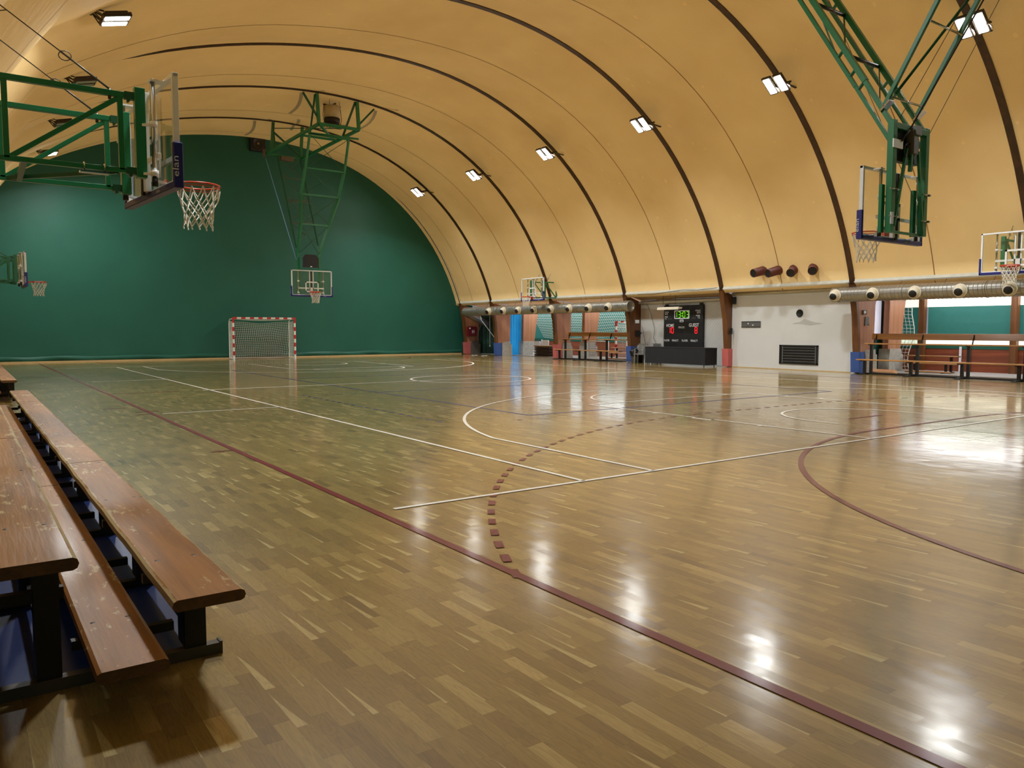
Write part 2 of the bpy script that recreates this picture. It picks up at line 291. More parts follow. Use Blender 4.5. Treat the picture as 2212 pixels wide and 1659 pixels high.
# ------------------------------------------------------------------ mesh builder
SPLIT = {'rung', 'tie_rod', 'cross_brace', 'hinge', 'cross_tie', 'u_bolt', 'slat', 'button', 'side_clip', 'lacing_post', 'long_tie', 'screw', 'cross_arm', 'diagonal_strut', 'head_beam', 'rear_bar', 'hanger_rod', 'safety_cable', 'top_bracket', 'indicator', 'wall_post', 'paint_patch', 'roof_beam', 'clamp', 'armature_bar', 'shade_strip'}
class MB:
    def __init__(s): s.v = []; s.f = []; s.k = []; s.sm = []
    def add(s, vs, fs, k=0, smooth=False):
        o = len(s.v); s.v += [tuple(v) for v in vs]
        for f in fs: s.f.append([i+o for i in f]); s.k.append(k); s.sm.append(smooth)
        return s
    def box(s, c, d, rot=None, k=0):
        hx, hy, hz = d[0]/2, d[1]/2, d[2]/2
        vs = [Vector((x, y, z)) for x in (-hx, hx) for y in (-hy, hy) for z in (-hz, hz)]
        if rot is not None: vs = [rot @ v for v in vs]
        c = Vector(c); vs = [v+c for v in vs]
        return s.add(vs, [(0, 1, 3, 2), (4, 6, 7, 5), (0, 4, 5, 1), (2, 3, 7, 6), (0, 2, 6, 4), (1, 5, 7, 3)], k)
    def bx(s, x0, x1, y0, y1, z0, z1, k=0):
        return s.box(((x0+x1)/2, (y0+y1)/2, (z0+z1)/2), (abs(x1-x0), abs(y1-y0), abs(z1-z0)), None, k)
    def bar(s, a, b, w, h=None, k=0, up=(0, 0, 1)):
        """rectangular bar from a to b"""
        a = Vector(a); b = Vector(b); h = h or w
        d = b-a; L = d.length
        if L < 1e-6: return s
        d.normalize(); u = Vector(up)
        if abs(d.dot(u)) > .98: u = Vector((0, 1, 0))
        x = d.cross(u).normalized(); y = x.cross(d).normalized()
        R = Matrix((x, d, y)).transposed()
        return s.box((a+b)/2, (w, L, h), R, k)
    def tube(s, pts, r, n=8, k=0, closed=False, caps=True):
        pts = [Vector(p) for p in pts]; N = len(pts); rings = []
        rr = r if isinstance(r, (list, tuple)) else [r]*N
        prev = None
        for i, p in enumerate(pts):
            if closed: t = pts[(i+1) % N]-pts[i-1]
            else: t = pts[min(i+1, N-1)]-pts[max(i-1, 0)]
            if t.length < 1e-9: t = Vector((0, 0, 1))
            t.normalize()
            if prev is None:
                u = Vector((0, 0, 1)) if abs(t.z) < .9 else Vector((1, 0, 0))
                x = t.cross(u).normalized()
            else:
                x = (prev-t*prev.dot(t)).normalized()
            prev = x; y = t.cross(x)
            rings.append([p+(x*cos(2*PI*j/n)+y*sin(2*PI*j/n))*rr[i] for j in range(n)])
        vs = [v for q in rings for v in q]; fs = []
        for i in range(N if closed else N-1):
            a = i*n; b = ((i+1) % N)*n
            for j in range(n): fs.append((a+j, a+(j+1) % n, b+(j+1) % n, b+j))
        base = len(s.v)
        s.add(vs, fs, k, n > 5)
        if not closed and caps and n >= 3:
            s.f += [[base+j for j in range(n)][::-1], [base+(N-1)*n+j for j in range(n)]]; s.k += [k, k]; s.sm += [False, False]
        return s
    def lathe(s, c, axis, prof, n=20, k=0, smooth=True):
        """prof: list of (distance along axis, radius)"""
        c = Vector(c); a = Vector(axis).normalized()
        u = Vector((0, 0, 1)) if abs(a.z) < .9 else Vector((1, 0, 0))
        x = a.cross(u).normalized(); y = a.cross(x)
        vs = []; fs = []
        for (d, r) in prof:
            for j in range(n): vs.append(c+a*d+(x*cos(2*PI*j/n)+y*sin(2*PI*j/n))*r)
        for i in range(len(prof)-1):
            for j in range(n): fs.append((i*n+j, i*n+(j+1) % n, (i+1)*n+(j+1) % n, (i+1)*n+j))
        return s.add(vs, fs, k, smooth)
    def prism(s, poly, axis, a, b, k=0):
        """polygon in the two other axes (in xyz order) extruded along axis from a to b"""
        def P(q, t):
            if axis == 'x': return (t, q[0], q[1])
            if axis == 'y': return (q[0], t, q[1])
            return (q[0], q[1], t)
        n = len(poly); vs = [P(q, a) for q in poly]+[P(q, b) for q in poly]
        fs = [tuple(range(n))[::-1], tuple(range(n, 2*n))]+[(i, (i+1) % n, n+(i+1) % n, n+i) for i in range(n)]
        return s.add(vs, fs, k)
    def grid(s, fn, nu, nv, k=0, smooth=True):
        vs = [fn(i/nu, j/nv) for i in range(nu+1) for j in range(nv+1)]
        fs = [(i*(nv+1)+j, (i+1)*(nv+1)+j, (i+1)*(nv+1)+j+1, i*(nv+1)+j+1) for i in range(nu) for j in range(nv)]
        return s.add(vs, fs, k, smooth)
    def each(s, name, mats, parent=None, **kw):
        """one object per connected piece"""
        p = list(range(len(s.v)))
        def find(a):
            while p[a] != a: p[a] = p[p[a]]; a = p[a]
            return a
        for f in s.f:
            r = find(f[0])
            for i in f[1:]: p[find(i)] = r
        gr = {}
        for fi, f in enumerate(s.f): gr.setdefault(find(f[0]), []).append(fi)
        out = []
        for fl in gr.values():
            m = MB(); mp = {}
            for fi in fl:
                for i in s.f[fi]:
                    if i not in mp: mp[i] = len(m.v); m.v.append(s.v[i])
                m.f.append([mp[i] for i in s.f[fi]]); m.k.append(s.k[fi]); m.sm.append(s.sm[fi])
            out.append(m.build(name, mats, parent, one=True, **kw))
        return out
    def build(s, name, mats, parent=None, label=None, cat=None, group=None, kind=None, bevel=0., fix=True, one=False):
        if name in SPLIT and not one:
            return s.each(name, mats, parent, label=label, bevel=bevel, fix=fix)[0]
        me = bpy.data.meshes.new(name); me.from_pydata(s.v, [], s.f)
        if not isinstance(mats, (list, tuple)): mats = [mats]
        for m in mats: me.materials.append(m if not isinstance(m, str) else M[m])
        me.polygons.foreach_set('material_index', s.k); me.polygons.foreach_set('use_smooth', s.sm)
        if fix:
            bm = bmesh.new(); bm.from_mesh(me); bmesh.ops.recalc_face_normals(bm, faces=bm.faces); bm.to_mesh(me); bm.free()
        me.update()
        o = bpy.data.objects.new(name, me); C.objects.link(o)
        if parent: o.parent = parent
        if bevel:
            b = o.modifiers.new('b', 'BEVEL'); b.width = bevel; b.segments = 2; b.limit_method = 'ANGLE'
        tag(o, label, cat, group, kind)
        return o

def tag(o, label=None, cat=None, group=None, kind=None):
    if label: o['label'] = label
    if cat: o['category'] = cat
    if group: o['group'] = group
    if kind: o['kind'] = kind
    return o

def empty(name, loc, label, cat, rz=0., group=None):
    o = bpy.data.objects.new(name, None); C.objects.link(o); o.location = loc; o.rotation_euler = (0, 0, rz)
    o.empty_display_size = .2
    return tag(o, label, cat, group)

def copy_tree(o, parent=None):
    c = o.copy(); C.objects.link(c)
    if parent: c.parent = parent
    for ch in [x for x in bpy.data.objects if x.parent == o]: copy_tree(ch, c)
    return c

def struct(mb, name, mats, parent=None, **kw): return mb.build(name, mats, parent, kind=None if parent else 'structure', **kw)

def text(s, name, mat, parent, pos, h, width, right, up=(0, 0, 1), align='L', bold=0., depth=.003):
    """lettering as a mesh; right = reading direction, fitted to the given height and width"""
    cu = bpy.data.curves.new('t', 'FONT'); cu.body = s; cu.extrude = 0.; cu.offset = bold; cu.resolution_u = 2
    ob = bpy.data.objects.new('t', cu); C.objects.link(ob)
    dg = bpy.context.evaluated_depsgraph_get(); dg.update()
    me = bpy.data.meshes.new_from_object(ob.evaluated_get(dg))
    bpy.data.objects.remove(ob); bpy.data.curves.remove(cu)
    xs = [v.co.x for v in me.vertices]; ys = [v.co.y for v in me.vertices]
    x0, x1, y0, y1 = min(xs), max(xs), min(ys), max(ys)
    r = Vector(right).normalized(); u = Vector(up).normalized(); p = Vector(pos)
    for v in me.vertices:
        v.co = p+r*((v.co.x-x0)/(x1-x0)*width)+u*((v.co.y-y0)/(y1-y0)*h)
    me.name = name; me.materials.clear(); me.materials.append(M[mat])
    o = bpy.data.objects.new(name, me); C.objects.link(o); o.parent = parent
    return o

SEG = {'0': 'abcdef', '1': 'bc', '3': 'abgcd', '8': 'abcdefg'}
def seven(mb, ch, o, r, u, w, h, t):
    """seven segment digit drawn with bars; o lower left corner"""
    o = Vector(o); r = Vector(r); u = Vector(u)
    P = {'a': ((0, 1), (1, 1)), 'b': ((1, .5), (1, 1)), 'c': ((1, 0), (1, .5)), 'd': ((0, 0), (1, 0)), 'e': ((0, 0), (0, .5)), 'f': ((0, .5), (0, 1)), 'g': ((0, .5), (1, .5))}
    for s_ in SEG[ch]:
        (a, b), (c, d) = P[s_]
        A = o+r*(a*w)+u*(b*h); B = o+r*(c*w)+u*(d*h); q = (B-A).normalized()*t*.35
        mb.bar(A+q, B-q, t, .004, up=r.cross(u))

# ------------------------------------------------------------------ camera
cam = bpy.data.cameras.new('camera'); co = bpy.data.objects.new('camera', cam); C.objects.link(co)
cam.sensor_width = 36.; cam.lens = 36.*1673.72/2212.; cam.clip_end = 200
co.location = (0, 0, 1.4692); co.rotation_euler = (rad(90-4.0141), rad(-.006), rad(-35.3094))
bpy.context.scene.camera = co

# ------------------------------------------------------------------ roof profile
XC = 12.367; CO = (11.073, .163, 2.075, -1.495, -.212, .514, -.128)
def Rp(t): return sum(c*t**i for i, c in enumerate(CO))
PROF = [(-1.0, 3.0), (-.72, 3.8), (-.25, 4.9), (.42, 6.1), (1.0, 7.0)]
ths = [-.93+i*(1.333+.93)/44 for i in range(45)]
PROF += [(XC+Rp(t)*sin(t), Rp(t)*cos(t)) for t in ths]
PROF.append((24.24, 3.0))
THP = [math.atan2(x-XC, z) for x, z in PROF]
def normals(P):
    out = []
    for i in range(len(P)):
        a = P[max(i-1, 0)]; b = P[min(i+1, len(P)-1)]
        dx, dz = b[0]-a[0], b[1]-a[1]; l = math.hypot(dx, dz); out.append((-dz/l, dx/l))
    return out
NR = normals(PROF)    # outward
def zroof(x):
    for i in range(len(PROF)-1):
        if PROF[i][0] <= x <= PROF[i+1][0] and PROF[i+1][0] > PROF[i][0]:
            f = (x-PROF[i][0])/(PROF[i+1][0]-PROF[i][0]); return PROF[i][1]+f*(PROF[i+1][1]-PROF[i][1])
    return 3.
YA = [-1.5, 3.87, 9.27, 14.61, 20.05, 25.47, 30.83, 36.21, 39.5]
XW = 24.2            # eave line on the right

# ------------------------------------------------------------------ setting: floor
mb = MB(); mb.add([(-4, -4, 0), (25.75, -4, 0), (25.75, 40.6, 0), (-4, 40.6, 0)], [(0, 1, 2, 3)])
floor = struct(mb, 'floor', 'floor')
XS, YB, LN, W = 4.87, 5.67, 27.93, 15.05
XR = XS+W; YF = YB+LN; XM = (XS+XR)/2; YM = YB+LN/2
ZL = .005
def hline(mb, x0, x1, y, w=.05, z=ZL): mb.add([(x0, y-w/2, z), (x1, y-w/2, z), (x1, y+w/2, z), (x0, y+w/2, z)], [(0, 1, 2, 3)])
def vline(mb, x, y0, y1, w=.05, z=ZL): mb.add([(x-w/2, y0, z), (x+w/2, y0, z), (x+w/2, y1, z), (x-w/2, y1, z)], [(0, 1, 2, 3)])
def arc(mb, cx, cy, r, a0, a1, n=64, w=.05, z=ZL):
    vs = []; fs = []
    for i in range(n+1):
        a = a0+(a1-a0)*i/n
        vs += [(cx+(r-w/2)*cos(a), cy+(r-w/2)*sin(a), z), (cx+(r+w/2)*cos(a), cy+(r+w/2)*sin(a), z)]
    for i in range(n): fs.append((2*i, 2*i+1, 2*i+3, 2*i+2))
    mb.add(vs, fs)
mb = MB()
vline(mb, XS, YB, YF); vline(mb, XR, YB, YF)
hline(mb, 2.83, XR+2.04, YB); hline(mb, 2.78, XR+2.04, YF)
hline(mb, XS-.15, XR+.15, YM, .07)
for y in (14.5, 24.55): hline(mb, 2.8, XS, y)
arc(mb, XM, YM, 1.78, 0, 2*PI, 96, .07)
for s, yb in ((1, YB), (-1, YF)):
    yc = yb+s*1.575
    dx = XM-(XS+.95); th = math.acos(dx/6.725); ye = yc+s*6.725*sin(th)
    vline(mb, XS+.95, min(yb, ye), max(yb, ye)); vline(mb, XR-.95, min(yb, ye), max(yb, ye))
    lw_ = .05 if s > 0 else .08
    arc(mb, XM, yc, 6.725, s*th, s*(PI-th), 90, lw_)
    for sx in (-1, 1): vline(mb, XM+sx*2.425, min(yb, yb+s*5.8), max(yb, yb+s*5.8))
    hline(mb, XM-2.45, XM+2.45, yb+s*5.8, lw_)
    arc(mb, XM, yb+s*5.8, 1.78, 0, s*PI, 60, lw_)
    arc(mb, XM, yc, 1.275, 0, s*PI, 50, lw_)
    for sx in (-1, 1):
        vline(mb, XM+sx*1.275, min(yb+s*1.2, yc), max(yb+s*1.2, yc))
        hline(mb, XM+sx*2.45, XM+sx*2.55, yb+s*1.75, .05); mb.bx(XM+sx*2.4, XM+sx*2.5, yb+s*2.7, yb+s*3.1, 0, ZL)
        for q in (3.95, 4.8): hline(mb, XM+sx*2.45, XM+sx*2.55, yb+s*q, .05)
mb.build('white_court_line', 'white_line', floor, label='white basketball court lines')
mb = MB(); YG, YG2 = .16, 39.1; ZR = .004
vline(mb, 2.66, -2, 39.1, .065, ZR); vline(mb, 22.1, -2, 39.1, .065, ZR)
hline(mb, 2.66, 22.1, YG, .06, ZR); hline(mb, 2.66, 22.1, YG2, .06, ZR); hline(mb, 2.66, 4.2, YM, .05, ZR)
for y, a, b in ((9.61, 2.38, 2.64), (14.57, 2.37, 2.64), (15.04, 2.46, 2.83), (15.99, 2.07, 2.46)): hline(mb, a, b, y, .05, ZR)
for s, yg in ((1, YG), (-1, YG2)):
    for sx in (-1, 1):
        a0, a1 = (0, PI/2) if sx > 0 else (PI, PI/2)
        arc(mb, XM+sx*1.5, yg, 5.97, s*a0, s*a1, 60, .06, ZR)
        # dashed nine metre line
        n = 44; da = (PI/2)/n; amin = math.acos(8.22/8.97)
        for i in range(n):
            b0 = amin-.012+i*da; b1 = b0+da*.5
            if b1 > PI/2: continue
            A0 = b0 if sx > 0 else PI-b0; A1 = b1 if sx > 0 else PI-b1
            arc(mb, XM+sx*1.5, yg, 8.97, s*A0, s*A1, 2, .06, ZR+.0006)
    hline(mb, XM-1.5, XM+1.5, yg+s*5.97, .06, ZR)
    for i in range(-5, 6): hline(mb, XM+i*.28-.07, XM+i*.28+.07, yg+s*8.97, .06, ZR)
    hline(mb, XM-.5, XM+.5, yg+s*7, .06, ZR); hline(mb, XM-.08, XM+.08, yg+s*4, .06, ZR); hline(mb, 7.33, 7.43, yg+s*10.04, .06, ZR)
mb.build('red_court_line', 'red_line', floor, label='dark red handball court lines')
mb = MB(); ZB = .003
for x in (7.9, 16.86): vline(mb, x, YM-9, YM+9, .06, ZB)
for y in (YM-9, YM+9, YM-3, YM+3, YM): hline(mb, 7.9, 16.86, y, .07, ZB)
for y0 in (10.64,):
    for i in range(19): vline(mb, 6.17, y0+i*.335, y0+i*.335+.16, .06, ZB)
for i in range(4): hline(mb, 7.6-i*.35, 7.75-i*.35, YM-3, .05, ZB)
mb.build('blue_court_line', 'blue_line', floor, label='blue volleyball court lines')
# aisle floor behind the columns on the right
mb = MB(); mb.bx(25.75, 29.2, -4, 40.6, -.05, .012); mb.bx(25.6, 25.75, -4, 40.6, -.05, .02)
struct(mb, 'floor_right', 'aisle')

# ------------------------------------------------------------------ roof membrane
mb = MB(); NB = 12
nP = len(PROF)
def memb(yb0, yb1):
    L_ = yb1-yb0; k = min(1, L_/5.4)
    def fn(u, v):
        i = int(round(v*(nP-1))); (x, z), (nx, nz) = PROF[i], NR[i]
        th = THP[i]; a = .34*max(.85 if th < -.3 and 1 < i else 0., cos(min(1.2, abs(th))*1.3))**1.5*k
        off = (.05 if x > 5.5 else max(-.04, .05-.09*(5.5-x)/2.5))-a*4*u*(1-u)
        y = yb0+(yb1-yb0)*u
        return (x+nx*off, y, z+nz*off)
    return fn
Yr = YA[:-1]+[40.05]
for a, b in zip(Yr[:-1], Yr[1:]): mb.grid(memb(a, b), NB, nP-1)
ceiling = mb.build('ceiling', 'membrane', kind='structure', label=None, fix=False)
mb = MB()
for a, b in zip(Yr[:-1], Yr[1:]):
    fn = memb(a, b); um = .5
    pts = [Vector(fn(.5, i/(nP-1))) for i in range(nP)]
    pts = [p-Vector((NR[i][0], 0, NR[i][1]))*.006 for i, p in enumerate(pts)]
    vs = []; fs = []
    for p in pts: vs += [p+Vector((0, -.014, 0)), p+Vector((0, .014, 0))]
    for i in range(nP-1): fs.append((2*i, 2*i+1, 2*i+3, 2*i+2))
    mb.add(vs, fs)
mb.build('seam', 'seam', ceiling, label='thin dark seam of the membrane', fix=False)
# grey repair strips on the fabric round the hoop hangers
mb = MB()
for (x0, y0, x1, y1) in ((11.9, 33.4, 11.6, 31.1), (11.9, 30.6, 12.1, 30.0), (11.57, 38.7, 11.34, 36.4), (11.5, 36.1, 11.7, 35.3), (15.2, 33.35, 14.92, 31.2), (15.1, 30.6, 15.4, 30.1), (13.2, 36.9, 12.6, 34.2)):
    def pt(x, y):
        for a, b in zip(Yr[:-1], Yr[1:]):
            if a <= y <= b:
                u = (y-a)/(b-a)
                f = memb(a, b); best = min(range(nP), key=lambda i: abs(PROF[i][0]-x)); p = f(u, best/(nP-1))
                return Vector((x, y, p[2]+(zroof(x)-PROF[best][1])-.012))
    N_ = 8; vs = []; fs = []
    for i in range(N_+1):
        t = i/N_; bend = .12*sin(PI*t)
        p = pt(x0+(x1-x0)*t+bend, y0+(y1-y0)*t); vs += [p+Vector((-.07, 0, 0)), p+Vector((.07, 0, 0))]
    for i in range(N_): fs.append((2*i, 2*i+1, 2*i+3, 2*i+2))
    mb.add(vs, fs)
mb.build('repair_strip', 'patch', ceiling, label='short grey fabric strips by the hoop hanger', fix=False)

# ------------------------------------------------------------------ glulam arches with legs and footings
def leg_poly(x_in_top, x_out_top, x_in_bot, x_out_bot, z0, z1): return [(x_in_bot, z0), (x_out_bot, z0), (x_out_top, z1), (x_in_top, z1)]
for n, y in enumerate(YA[1:]):
    end = n == len(YA)-2
    mb = MB(); T = .09 if not end else .06
    vs = []; fs = []
    for i in range(nP):
        (x, z), (nx, nz) = PROF[i], NR[i]
        for d, yy in ((0, y-T), (0, y+T), (.3, y+T), (.3, y-T)): vs.append((x+nx*d, yy, z+nz*d))
    for i in range(nP-1):
        for j in range(4): fs.append((4*i+j, 4*i+(j+1) % 4, 4*i+4+(j+1) % 4, 4*i+4+j))
    mb.add(vs, fs)
    a = struct(mb, 'trim_%d' % (n+1), 'glulam')
    a['label'] = 'glulam roof arch, its shade against the light painted in'
    mb = MB()
    mb.prism([(24.62, .03), (25.42, .03), (25.48, 2.3), (25.55, 2.55), (24.2, 3.0), (24.24, 2.75), (24.44, 1.9)], 'y', y-.1, y+.1)
    mb.build('inner_leg', 'plywood' if n in (7, 6, 5, 2) else 'glulam_leg', a)
    mb = MB(); mb.prism([(24.16, 3.02), (24.22, 2.7), (24.4, 1.9), (24.58, .02), (24.7, .02), (24.52, 1.9), (24.36, 2.7), (24.36, 3.02)], 'y', y-.106, y+.106)
    mb.build('leg_edge', 'glulam_leg', a)
    mb = MB(); mb.prism([(26.34, .03), (27.06, .03), (27.46, 2.6), (27.5, 2.9), (26.3, 2.9), (26.4, 2.4)], 'y', y-.1, y+.1)
    mb.build('outer_leg', 'plywood', a)
    fm = 'concrete_dark' if n == 7 else 'concrete'
    mb = MB(); mb.prism([(24.86, .0), (25.52, .0), (25.5, .62), (25.42, .62), (25.4, .8), (24.93, .78), (24.88, .62)], 'y', y-.2, y+.2)
    mb.build('footing', fm, a)
    mb = MB(); mb.prism([(26.28, .0), (27.2, .0), (27.2, .6), (27.1, .62), (27.05, .8), (26.32, .8), (26.3, .62)], 'y', y-.2, y+.2)
    mb.build('footing', fm, a)
# foam pads round the foot of each column
for n, y, m_, w in ((7, 39.5, 'pad_red', 'faded red foam pad at the foot of the corner column by the green end wall'), (6, 36.21, 'pad_blue', 'blue foam pad at the foot of the column beside the blue curtain'),
                 (5, 30.83, 'pad_red', 'faded red foam pad on the column at the far end of the far bleacher'), (4, 25.47, 'pad_blue', 'blue foam pad on the column beside the bin and grey chair'),
                 (3, 20.05, 'pad_red', 'faded red foam pad between the scoreboard table and the white wall'), (2, 14.61, 'pad_blue', 'blue foam pad between the white wall and the long bleacher')):
    mb = MB(); mb.prism([(24.5, .03), (24.84, .03), (24.84, .72), (24.46, .72)], 'y', y-.15, y+.15)
    for i in range(4): mb.bx(24.53+i*.08, 24.57+i*.08, y-.152, y-.148, .0, .03)
    mb.build('column_pad', m_, label=w, cat='column pad', group='foam pads on the columns', bevel=.01)

# eave hem, soffits, rollers
mb = MB()
for a, b in zip(YA[:-1], YA[1:]):
    mb.bx(24.17, 24.24, a+.1, b-.1, 3.0, 3.13); mb.bx(24.13, 24.2, a+.1, b-.1, 3.03, 3.06)
struct(mb, 'trim_9', 'hem', label='grey membrane hem along the right eave')
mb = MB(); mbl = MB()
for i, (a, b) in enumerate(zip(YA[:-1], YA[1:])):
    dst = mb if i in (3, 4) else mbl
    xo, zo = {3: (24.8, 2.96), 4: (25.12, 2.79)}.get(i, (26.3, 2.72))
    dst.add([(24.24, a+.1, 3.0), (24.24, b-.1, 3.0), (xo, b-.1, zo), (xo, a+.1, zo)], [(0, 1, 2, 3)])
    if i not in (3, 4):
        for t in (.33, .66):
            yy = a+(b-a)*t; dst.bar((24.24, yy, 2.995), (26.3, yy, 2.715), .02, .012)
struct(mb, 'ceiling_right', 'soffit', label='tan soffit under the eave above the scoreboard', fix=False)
struct(mbl, 'ceiling_right', 'soffit_lit', label='soffit under the eave over the aisle, its light built in', fix=False)
# aisle roof: daylit translucent sheet
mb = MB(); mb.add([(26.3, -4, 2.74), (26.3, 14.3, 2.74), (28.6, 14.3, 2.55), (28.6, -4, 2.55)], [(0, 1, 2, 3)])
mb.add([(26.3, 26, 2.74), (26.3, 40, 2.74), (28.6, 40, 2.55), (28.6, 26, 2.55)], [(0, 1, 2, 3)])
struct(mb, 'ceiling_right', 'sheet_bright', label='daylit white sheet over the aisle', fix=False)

# ------------------------------------------------------------------ end walls, left wall
mb = MB()
pts = [(x, z+.25) for x, z in PROF]
NX = 60
def gw(u, v):
    x = -1.2+u*(26.6); zt = zroof(min(24.2, max(-.9, x)))+.3 if x < 24.4 else 3.1
    z = v*zt
    y = 40.0+.02*sin(x*1.3)*v*(1-v)*4
    if v < .04: y -= .05*abs(sin(x*.9+v*9))
    return (x, y, z)
mb.grid(gw, 120, 26)
wf = struct(mb, 'wall_far', 'green_tarp', label='dark green tarpaulin end wall')
mb = MB()
def hemf(u, v):
    x = 0.5+u*24.; z = .06+.22*v+.02*sin(x*2.1); y = 39.93-.05*sin(PI*v)-.02*sin(x*3.3+2*v)
    return (x, y, z)
mb.grid(hemf, 160, 5); mb.build('bottom_fold', 'green_tarp', wf, label='loose folded hem of the green tarpaulin')
mb = MB(); mb.bx(-1, 24.5, 39.84, 39.9, 0, .075); mb.bx(24.05, 24.12, -3, 3, 0, .0005)
struct(mb, 'baseboard_far', 'beige_trim')
mb = MB(); vs = []; fs = []
for i in range(nP):
    (x, z), (nx, nz) = PROF[i], NR[i]
    for d in (-.03, .03): vs.append((x+nx*d-0, 39.43, z+nz*d))
for i in range(nP-1): fs.append((2*i, 2*i+1, 2*i+3, 2*i+2))
mb.add(vs, fs); struct(mb, 'trim_10', 'pipe_white', label='pale edging cord along the end arch', fix=False)
def nw(u, v):
    x = -1.2+u*26.6; zt = zroof(min(24.2, max(-.9, x)))+.3 if x < 24.4 else 3.1
    return (x, -2.6, v*zt)
mb = MB(); mb.grid(nw, 40, 6); struct(mb, 'wall_near', 'green_tarp')
mb = MB(); mb.bx(-3.7, -3.6, -4, 40.2, 0, 3.); mb.add([(-1, -3, 3.0), (-1, 40, 3.0), (-3.6, 40, 2.9), (-3.6, -3, 2.9)], [(0, 1, 2, 3)])
struct(mb, 'wall_left', 'green_tarp')
for n, y in enumerate(YA[1:-1]):
    mb = MB(); mb.prism([(-1.3, 0), (-2.1, 0), (-2.4, 2.6), (-1.02, 3.0), (-1.05, 2.6)], 'y', y-.1, y+.1)
    struct(mb, 'trim_%d' % (20+n), 'plywood', label='clad left column leg')

# ------------------------------------------------------------------ outer wall on the right
XO = 28.4
mb = MB(); mb.bx(XO, XO+.05, -4, 40.5, .0, .86)
wr = struct(mb, 'wall_right', 'plywood_red', label='outer aisle wall with reddish plywood foot')
mb = MB(); mb.bx(XO-.02, XO+.04, -4, 40.5, .8, .95); mb.build('green_band', 'green_tarp', wr)
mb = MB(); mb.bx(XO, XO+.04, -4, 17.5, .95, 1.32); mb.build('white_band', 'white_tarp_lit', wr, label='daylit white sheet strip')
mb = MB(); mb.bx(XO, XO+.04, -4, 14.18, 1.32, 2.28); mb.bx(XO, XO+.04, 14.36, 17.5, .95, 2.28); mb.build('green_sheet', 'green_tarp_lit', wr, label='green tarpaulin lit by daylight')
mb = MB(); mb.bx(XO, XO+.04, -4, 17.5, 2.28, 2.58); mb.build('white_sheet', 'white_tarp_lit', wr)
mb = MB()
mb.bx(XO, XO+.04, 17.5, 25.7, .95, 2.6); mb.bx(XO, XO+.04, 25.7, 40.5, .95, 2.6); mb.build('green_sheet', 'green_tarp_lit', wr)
mb = MB()
for y in (14.32, 11.3, 8.6):
    mb.bx(XO-.22, XO-.02, y-.1, y+.1, 0, 2.6)
mb.build('wall_post', 'glulam_leg', wr)
mb = MB()
for y in (13.0, 12.7, 9.85, 9.65, 9.35, 36.9, 33.2, 29.6, 28.1):
    mb.bar((XO-.06, y, .02), (XO-.06, y, .88), .06)
mb.build('lacing_post', 'white_paint', wr, label='short white lacing posts on the plywood')
mb = MB(); mb.bx(XO-.02, XO+.02, 26.0, 28.6, 1.35, 1.62); w1 = struct(mb, 'window_1', 'sky_panel', label='opening to bright outdoors')
mb = MB(); mb.bx(XO-.03, XO+.02, 26.1, 28.4, 1.66, 1.9); mb.build('shade', 'plate', w1)
mb = MB(); mb.bx(XO-.035, XO-.02, 27.25, 27.3, 1.33, 1.64); mb.build('mullion', 'black_steel', w1)
# hanging ball netting in front of the outer wall
def netmesh(mb, fn, nu, nv, r):
    """fn(u,v)->point; strands along both directions with n cells"""
    for i in range(nu+1): mb.tube([fn(i/nu, j/max(1, nv//2)) for j in range(max(1, nv//2)+1)], r, 3, caps=False)
    for j in range(nv+1): mb.tube([fn(i/max(1, nu//2), j/nv) for i in range(max(1, nu//2)+1)], r, 3, caps=False)
mb = MB()
def wn1(u, v): return (27.98+.04*sin(9*u), 25.7+u*11.2+1.3*(v-.5), .97+1.6*v+.06*sin(u*20)*(1-v))
netmesh(mb, wn1, 72, 11, .0065)
mb.build('ball_net', 'net', label='white ball stop netting hanging behind the far bleacher', cat='netting')
mb = MB()
def wn2(u, v): return (27.6+.1*u, 15.4-u*.95-.12*v*u+.08*sin(8*v), .03+2.22*v-.0*u*(1-v)+.02*sin(12*u)*v)
netmesh(mb, wn2, 8, 18, .008); mb.tube([wn2(1, j/10) for j in range(11)], .016, 5)
mb.build('ball_net', 'net', label='short white net hanging beside the daylit green sheet', cat='netting')

# ------------------------------------------------------------------ scoreboard bay and white wall
mb = MB(); mb.bx(25.12, 25.2, 20.1, 25.4, 0, 2.78)
ws = struct(mb, 'wall_right', 'white_wall', label='white wall behind the scoreboard')
mb = MB()
def wm(u, v): return (25.1, 20.25+u*4.9, .6+v*2.0)
for i in range(-12, 40):   # diagonal wire mesh in front
    for s in (1, -1):
        y0 = 20.2+i*.13; p0 = (25.09, y0, .6); p1 = (25.09, y0+s*2.0, 2.6)
        ta = 0.; tb = 1.; lo, hi = 20.2, 25.3
        dy = s*2.0
        t1 = (lo-y0)/dy; t2 = (hi-y0)/dy; ta = max(0, min(t1, t2)); tb = min(1, max(t1, t2))
        if tb-ta > .02: mb.tube([(25.09, y0+dy*ta, .6+2*ta), (25.09, y0+dy*tb, .6+2*tb)], .004, 3, caps=False)
mb.build('wire_mesh', 'pale_stain', ws, label='fine diagonal wire mesh over the wall')
mb = MB(); mb.bx(25.105, 25.125, 23.95, 24.7, 1.95, 2.35); mb.bx(25.105, 25.125, 24.85, 25.35, 1.95, 2.4); mb.build('paint_patch', 'patch_beige', ws, label='faded beige paint patches')
mb = MB(); mb.bx(24.74, 24.84, 14.72, 19.95, 0, 2.94)
ww = struct(mb, 'wall_right', 'white_wall', label='plain white wall between two columns')
